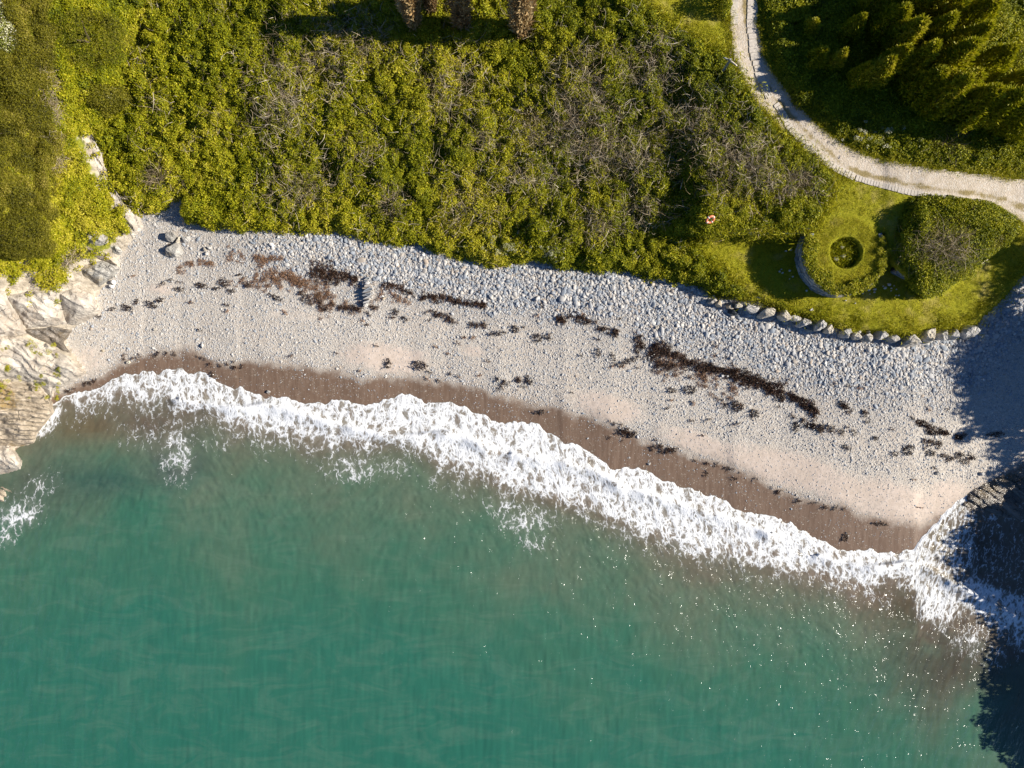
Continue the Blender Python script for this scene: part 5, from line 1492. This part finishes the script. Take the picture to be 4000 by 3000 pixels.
# the rock point outside the picture at the lower right
def point_rock(poly_xs, label):
    ys = np.linspace(-31, -7.0, 60)
    xs_edge = np.interp(ys, [p_[0] for p_ in poly_xs], [p_[1] for p_ in poly_xs])
    x0 = 47.0
    top = np.maximum((x0 - xs_edge - 1.8) * TAN, .3)
    q_ = np.linspace(0, 1, 26)
    Xg = x0 - 3.2 + 14 * q_[None] + 0 * ys[:, None]
    prof = sm(q_ / .23)[None] * (1 - .25 * sm((q_ - .4) / .6))[None]
    n_ = (fbm(Xg * .6, ys[:, None] * .6 + 0 * Xg, 211, 4) - .5)
    top = top + (fbm(ys * 1.6, ys * 0, 219, 4) - .5) * .9
    Zg = -1 + (top[:, None] + 1) * prof + n_ * 1.2 * prof
    Yg = ys[:, None] + 0 * Xg
    idx = np.arange(Xg.size).reshape(Xg.shape)
    f = np.stack([idx[:-1, :-1], idx[:-1, 1:], idx[1:, 1:], idx[1:, :-1]], -1).reshape(-1, 4)
    o = link('rock_point', make_mesh('rock_point', np.stack([Xg, Yg, Zg], -1).reshape(-1, 3), f, M['rock_grey'], False))
    tag(o, label, 'rock')
point_rock([(-31, 39.5), (-29.5, 38.5), (-28, 36.8), (-26, 36.4), (-22, 36.8), (-19.5, 37.4), (-17.2, 36.6), (-15.6, 34.4), (-12, 34), (-10, 35.5), (-8, 37), (-6.5, 39)], 'steep rock point just beyond the lower right of the picture')

for k, (yy, xe) in enumerate([(-29.2, 38.6), (-27.6, 36.9), (-26.2, 36.5), (-24.6, 36.7), (-23, 36.9), (-21.4, 37.1), (-19.8, 37.6), (-18.2, 37.2), (-16.6, 35.6), (-15.0, 34.4), (-13.4, 34.2), (-11.8, 34.3), (-10.2, 35.6)]):
    tp = (47.5 - xe) * TAN
    round_tree(47.5, yy, tp - 2.6, 2.6, 1.15, 'wind bent bush on the rock point beyond the lower right corner')
# ------------------------------------------------------------------ seaweed
wr = np.random.default_rng(33)
def weed_mesh(ru, rv, n_, ln, w, mat, rot=0., h_=.10):
    a0 = wr.uniform(0, 6.28, n_); r_ = np.sqrt(wr.random(n_))
    P = np.c_[r_ * np.cos(a0) * ru, r_ * np.sin(a0) * rv, wr.uniform(.01, h_, n_)]
    c, s_ = math.cos(rot), math.sin(rot)
    P = np.c_[P[:, 0] * c - P[:, 1] * s_, P[:, 0] * s_ + P[:, 1] * c, P[:, 2]]
    D = wr.normal(size=(n_, 3)) * (1, 1, .25)
    v, q = ribbons(P, D, ln * wr.uniform(.5, 1.4, n_), w * wr.uniform(.6, 1.4, n_), wr, 3, .6)
    v[:, 2] = np.maximum(v[:, 2], .006)
    return make_mesh('weed', v, q, mat)
def clump(u, v, a, b, rot, label, mat='weed_black', group=None, k=1.0):
    z = zat(u, v); kk = (H - z) / H / S
    ru, rv = a * kk / 2, b * kk / 2
    n_ = int(max(12, 230 * ru * rv * 3.14 * k))
    o = link('seaweed_clump', weed_mesh(ru, rv, min(n_, 520), .13, .034, M[mat], -rot, .16), None, at(u, v, z + .02))
    return tag(o, label, 'seaweed', group)
for (u, v, a, b, rot, lb_) in [
    (700, 1130, 44, 16, .15, 'hooked dark seaweed clump, left of three on the upper left shingle'), (787, 1118, 52, 22, .1, 'wide dark seaweed clump with a frayed top, middle of three'),
    (875, 1105, 44, 34, .6, 'large ragged seaweed clump with a tail to the lower right'), (846, 1127, 32, 16, 0, 'flat seaweed pad left of the ragged tailed clump'), (906, 1139, 34, 18, .1, 'dark seaweed pad under the ragged tailed clump'),
    (968, 1113, 26, 24, .8, 'small star shaped seaweed scrap right of the ragged clump'), (668, 1095, 24, 12, .5, 'thin seaweed strip above the hooked clump'), (635, 1112, 26, 14, -.8, 'thin slanting seaweed strip left of the hooked clump'),
    (590, 1190, 56, 22, .35, 'winding dark seaweed clump nearest the headland, right part'), (625, 1172, 32, 22, -.3, 'bulbous end of the winding seaweed near the headland'), (535, 1178, 16, 28, .1, 'short upright seaweed scrap left of the winding one'),
    (500, 1203, 50, 22, .3, 'dark seaweed clump with a point hanging down near the headland'), (442, 1208, 26, 16, -.3, 'small dark seaweed knot beside the pale rock nose'), (388, 1236, 18, 14, 0, 'dark seaweed knot touching the smooth pale rock'),
    (1516, 1420, 28, 44, .3, 'dark seaweed tuft, left of the pair on pale sand'), (1640, 1428, 66, 36, .1, 'arched seaweed tuft, right of the pair on pale sand'),
    (1545, 1220, 36, 26, 0, 'reddish brown seaweed ball below the upright slate row'), (1585, 1245, 36, 18, .3, 'ragged seaweed scrap right of the reddish ball'), (1080, 1162, 70, 16, .45, 'dark seaweed strip below the brown dry weed at the left'),
    (1945, 1302, 72, 16, -.1, 'long dark seaweed strip in the middle of the beach'), (2010, 1285, 40, 26, .6, 'seaweed scrap at the right end of the long middle strip'), (2098, 1320, 40, 34, .5, 'dark seaweed knot right of the long middle strip'), (2145, 1323, 26, 16, .3, 'small dark seaweed piece beside the knot in the middle'),
    (2338, 1378, 18, 36, .2, 'short upright seaweed curl left of the tick shaped weed'), (2395, 1400, 14, 50, -.25, 'left arm of the tick shaped dark seaweed'), (2455, 1410, 100, 20, -.35, 'right arm of the tick shaped dark seaweed'), (2489, 1437, 11, 11, 0, 'tiny round seaweed knot under the tick shaped weed'),
    (2625, 1525, 40, 22, .2, 'dark seaweed pad, left of a pair on lower gravel'), (2695, 1523, 52, 34, .1, 'round bushy seaweed pad, right of a pair on lower gravel'),
    (2880, 1588, 56, 44, .6, 'big dark ragged seaweed clump on the lower right gravel'), (2945, 1618, 40, 36, .6, 'seaweed clump trailing to the right of the big ragged one'), (2830, 1585, 28, 22, .5, 'small seaweed clump left of the big ragged one'), (2815, 1558, 14, 12, 0, 'tiny seaweed spot above the small clump on lower gravel'),
    (3308, 1748, 44, 18, .4, 'dark seaweed pad alone on the lower right sand'), (3495, 1773, 34, 16, .3, 'short seaweed pad between two larger ones at the right'), (3548, 1758, 46, 44, -.5, 'ragged forked seaweed clump at the right'), (3632, 1768, 42, 24, .2, 'seaweed pad right of the forked clump'), (3750, 1775, 46, 20, .1, 'seaweed pad at the foot of the dappled shade'),
    (3885, 1697, 76, 22, -.05, 'dense dark seaweed bar in the dappled shade at the right'), (3640, 1690, 60, 20, .2, 'long dark seaweed strip reaching towards the dappled shade'), (3600, 1652, 50, 24, .3, 'dark seaweed strip above the long one at the right'),
    (3302, 2098, 22, 40, .3, 'black kelp piece with a stalk on the wet sand near the surf'), (2112, 1612, 44, 18, -.3, 'dark seaweed loop on wet sand in the middle'), (2440, 1690, 60, 22, .5, 'branching seaweed on the wet sand edge'), (3440, 2046, 60, 14, 0, 'thin dark weed strip along the wet sand edge at the right'),
    (830, 1460, 12, 30, 0, 'upright brown weed scrap at the surf on the left'), (2760, 1853, 14, 28, .3, 'black weed curl on the wet sand, right half'), (2872, 1870, 26, 12, .2, 'small brown weed pad on wet sand left of the kelp stalk'), (3110, 1668, 26, 40, .1, 'hooked seaweed scrap below the long seaweed band'), (3165, 1665, 50, 22, .3, 'fringed seaweed scrap right of the hooked one')]:
    clump(u, v, a, b, rot, lb_)
G_W = 'small weed scraps scattered over the beach'
for k in range(70):
    tq = wr.random()
    u = wr.uniform(480, 3700)
    hv, wv = HEDGE(u), WET(u)
    v = hv + (wv - hv) * np.clip(wr.normal(.62, .2), .3, 1.02)
    if not bool(on_beach(A([u]), A([v]))[0]): continue
    clump(u, v, wr.uniform(14, 34), wr.uniform(4, 8), wr.uniform(-.6, .9), 'small dark weed scrap lying on the gravel', wr.choice(['weed', 'weed_black', 'weed_dry']), G_W, 1.5)

# the strand lines: bands nobody could count
lib_weed = library('weed_tufts', [weed_mesh(.16, .12, 16, .17, .022, M['weed']) for _ in range(4)] + [weed_mesh(.15, .12, 16, .17, .022, M['weed_black']) for _ in range(2)])
lib_dry = library('dry_tufts', [weed_mesh(.17, .14, 16, .15, .018, M['weed_dry'], h_=.05) for _ in range(4)])
def band(name, lines, lib, nlib, label, seed):
    us, vs_ = [], []
    for pts, wd, dens_ in lines:
        p = smooth_line(pts, 8)
        seg = np.hypot(*np.diff(p, axis=0).T); cum = np.r_[0, np.cumsum(seg)]
        n_ = int(cum[-1] * wd * dens_ / 50)
        s_ = wr.uniform(0, cum[-1], n_)
        u = np.interp(s_, cum, p[:, 0]); v = np.interp(s_, cum, p[:, 1])
        wloc = wd * (.35 + 1.1 * vn(s_ / 40, s_ * 0, seed))
        v = v + wr.normal(0, .5, n_) * wloc; u = u + wr.normal(0, 4, n_)
        ok = vn(s_ / 25, v / 25, seed + 3) > .30
        us.append(u[ok]); vs_.append(v[ok])
    u, v = np.concatenate(us), np.concatenate(vs_)
    ok = on_beach(u, v); u, v = u[ok], v[ok]
    z = height(u, v, False) + .035
    x, y, z = at(u, v, z); n_ = len(u)
    scatter(name, np.c_[x, y, z], np.c_[np.zeros(n_), np.zeros(n_), wr.uniform(0, 6.3, n_)], np.repeat(wr.uniform(.6, 1.2, n_)[:, None], 3, 1), wr.integers(0, nlib, n_), wr.random(n_), lib, label, 'seaweed')
band('seaweed_band', [
    ([(1215, 1055), (1300, 1075), (1400, 1095)], 34, 1.5), ([(1500, 1110), (1560, 1120), (1620, 1155)], 12, 1.2), ([(1640, 1160), (1740, 1165), (1830, 1185), (1900, 1192)], 15, 1.5),
    ([(1170, 1150), (1250, 1190), (1370, 1205), (1480, 1205)], 20, .8), ([(1660, 1200), (1760, 1250), (1900, 1270)], 18, .8), ([(2165, 1250), (2260, 1245), (2320, 1262)], 16, 1.5), ([(2325, 1275), (2390, 1295), (2420, 1300)], 14, 1.2),
    ([(2480, 1340), (2560, 1362), (2640, 1390), (2730, 1425), (2850, 1455), (2950, 1490), (3010, 1520), (3100, 1555), (3190, 1608)], 34, 1.7),
    ([(2540, 1410), (2590, 1435), (2640, 1430)], 24, .8), ([(3280, 1580), (3330, 1610)], 16, 1), ([(3370, 1610), (3395, 1640)], 20, .8), ([(3560, 1640), (3680, 1690), (3770, 1715)], 16, 1.3), ([(3600, 1720), (3700, 1740)], 14, 1),
    ([(3680, 1780), (3760, 1795), (3830, 1780)], 12, .9), ([(480, 1400), (560, 1395), (660, 1380), (760, 1390), (860, 1425), (960, 1435)], 12, .35), ([(2380, 1650), (2440, 1690), (2560, 1740), (2640, 1770)], 24, .6), ([(2700, 1790), (2900, 1850), (3100, 1950), (3300, 1990)], 9, .35),
    ([(1940, 1490), (2010, 1500), (2080, 1480)], 30, .45), ([(3090, 1620), (3200, 1670), (3330, 1690), (3460, 1720)], 22, .35), ([(250, 1530), (330, 1505), (400, 1475)], 10, .7)], lib_weed, 6, 'dark brown strand lines of seaweed winding along the beach', 5)
band('dry_weed_band', [
    ([(690, 1060), (760, 1030), (830, 1030)], 16, 1.1), ([(890, 1000), (990, 1000), (1030, 1015), (1100, 1015)], 18, 1.2), ([(1000, 1070), (1090, 1085), (1190, 1110), (1250, 1150), (1300, 1180)], 50, 1.0),
    ([(1440, 1140), (1540, 1155), (1600, 1190)], 40, .35), ([(2560, 1400), (2680, 1450), (2800, 1490), (2900, 1530)], 60, .55), ([(1330, 1200), (1400, 1215)], 20, .6), ([(880, 1095), (1000, 1110)], 22, .35)], lib_dry, 4, 'reddish brown dry weed litter on the upper beach', 9)
